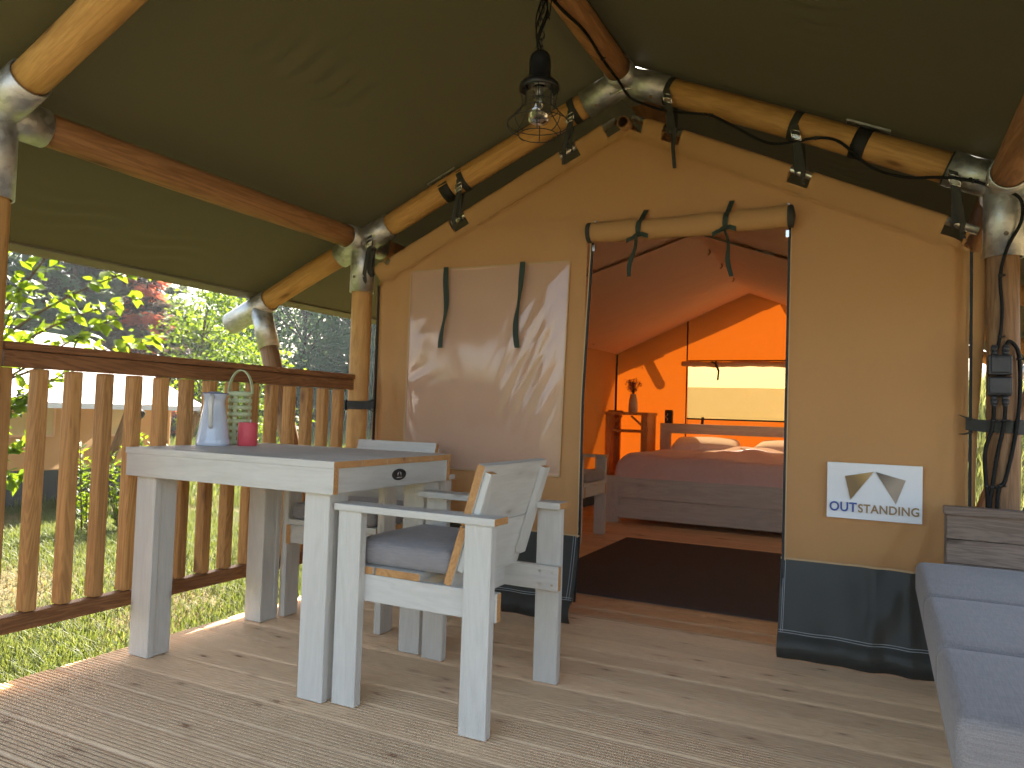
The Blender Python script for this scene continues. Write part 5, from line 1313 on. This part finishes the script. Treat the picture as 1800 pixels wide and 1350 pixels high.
lm = MB(); lm.add([(0, 0, 0), (0.22, 0.30, 0.06), (0.60, 0.27, 0.05), (1, 0, -0.10), (0.60, -0.27, 0.05), (0.22, -0.30, 0.06), (0.5, 0, -0.02)], [(0, 6, 1), (1, 6, 2), (2, 6, 3), (3, 6, 4), (4, 6, 5), (5, 6, 0)], 0, True); lme = lm.mesh('leaf'); lme.materials.append(MT['leaf_bright'])
for i in order[:300]:
    o = bpy.data.objects.new('leaf', lme); COL.objects.link(o); o.parent = sap; o.location = C[i]
    rq = Dd[i].to_track_quat('X', 'Z'); o.rotation_euler = (rq @ Euler((q.uniform(-.9, .9), 0, 0)).to_quaternion()).to_euler(); s_ = q.uniform(0.075, 0.125); o.scale = (s_, s_, s_)
rest = order[300:]
V, F = leaves(np.array([C[i] for i in rest]), np.array([Dd[i] for i in rest]), 0.105, 0.56); stuff(put('crown', np_mesh('crown', V, F), 'leaf_bright', sap))
# upright shrubs by the neighbouring tent
def stem_shrub(lab, loc, n, h, seed):
    t = thing('leafy_shrub', lab, 'shrub', loc, 0, 'young shrubs on the lawn'); q = random.Random(seed); tb = MB(); C = []; D = []
    for k in range(n):
        a = q.uniform(0, 6.28); r = q.uniform(0.02, 0.30); hh = h * q.uniform(0.55, 1.0); e = Vector((r * math.cos(a) * 1.25, r * math.sin(a) * 1.25, hh)); b = Vector((r * 0.4 * math.cos(a), r * 0.4 * math.sin(a), -0.03))
        pts = limb(tb, b, e, 0.007, 0.003, 0, 6, q)
        for i in range(int(hh * 70)):
            tt = q.uniform(0.12, 1.0); p = b.lerp(e, tt); ph = i * 2.4
            C.append(p + Vector((q.gauss(0, 0.012), q.gauss(0, 0.012), 0))); D.append(Vector((math.cos(ph), math.sin(ph), 0.55)))
    put('stems', tb, 'bark_red', t); V, F = leaves(np.array(C), np.array(D), 0.078, 0.38); put('crown', np_mesh('crown', V, F), 'leaf_bright', t)
stem_shrub('bushy young shrub with upright leafy stems in front of the white tent', G(-6.35, 4.75), 15, 0.90, 1)
stem_shrub('smaller leafy shrub growing just behind the bushy one', G(-6.55, 4.45), 6, 0.86, 2)
# grass
def blades(name, P, h, w, m, lean=0.5):
    n = len(P); a = rg.uniform(0, 2 * np.pi, n); hh = h * rg.uniform(0.5, 1.3, n); ww = w * rg.uniform(0.7, 1.3, n)
    d = np.stack([np.cos(a), np.sin(a), np.zeros(n)], 1); s = np.stack([-np.sin(a), np.cos(a), np.zeros(n)], 1); L = (rg.uniform(0.1, 1.0, n) * lean * hh)[:, None]
    b0 = P - s * ww[:, None]; b1 = P + s * ww[:, None]; m_ = P + d * L * 0.35 + np.array([0, 0, 1.0]) * (hh * 0.62)[:, None]; tp_ = P + d * L + np.array([0, 0, 1.0]) * hh[:, None]
    V = np.stack([b0, b1, m_ + s * ww[:, None] * 0.7, m_ - s * ww[:, None] * 0.7, tp_], 1).reshape(-1, 3); i = np.arange(n)[:, None] * 5
    F = np.concatenate([i + np.array([[0, 1, 2]]), i + np.array([[0, 2, 3]]), i + np.array([[3, 2, 4]])], 1).reshape(-1, 3)
    return np_mesh(name, V, F)
def scatter(n, fx, keep=None):
    out = []
    while len(out) < n:
        x, y = fx()
        if x > -2.6 and x < 0.7 and y > -0.8 and y < 8.8: continue
        if -11.7 < x < -8.45 and -0.5 < y < 6.8: continue
        if keep and not keep(x, y): continue
        out.append((x, y, gz(x, y) - 0.004))
    return np.array(out)
def patch(x, y): return math.sin(x * 1.3 + 2 * math.sin(y * 0.9)) + math.sin(y * 1.9 + x * 0.7) + 0.7 * math.sin(x * 4.1 + y * 3.3)
def fnear():
    a = R(rnd.uniform(92, 172)); d = 2.5 + 8.0 * rnd.random() ** 1.35; return d * math.cos(a) * 1.0, max(-1.5, d * math.sin(a))
P = scatter(150000, fnear)
pv_n = np.array([patch(x, y) for x, y, _ in P])
g_ = pv_n < 1.0 + rg.normal(size=len(P)) * 0.5
stuff(put('lawn_grass', blades('lawn_grass', P[g_], 0.050, 0.0034, 'grass', 1.2), 'grass'))
stuff(put('dry_grass', blades('dry_grass', P[~g_][::2], 0.034, 0.0032, 'drygrass', 1.4), 'drygrass'))
def ffar():
    a = R(rnd.uniform(100, 150)); d = 9.5 + 20 * rnd.random(); return d * math.cos(a), d * math.sin(a)
stuff(put('meadow_grass', blades('meadow_grass', scatter(45000, ffar), 0.12, 0.012, 'grass', 0.8), 'grass'))
def fr_(): return rnd.uniform(-1.0, 5.0), rnd.uniform(9.2, 15)
stuff(put('tall_bank_grass', blades('tall_bank_grass', scatter(26000, fr_), 0.34, 0.006, 'tallgrass', 0.7), 'tallgrass'))
def fr2(): return rnd.uniform(0.7, 3.5), rnd.uniform(2.5, 9.5)
stuff(put('dry_stubble', blades('dry_stubble', scatter(9000, fr2), 0.05, 0.004, 'drygrass', 1.2), 'drygrass'))
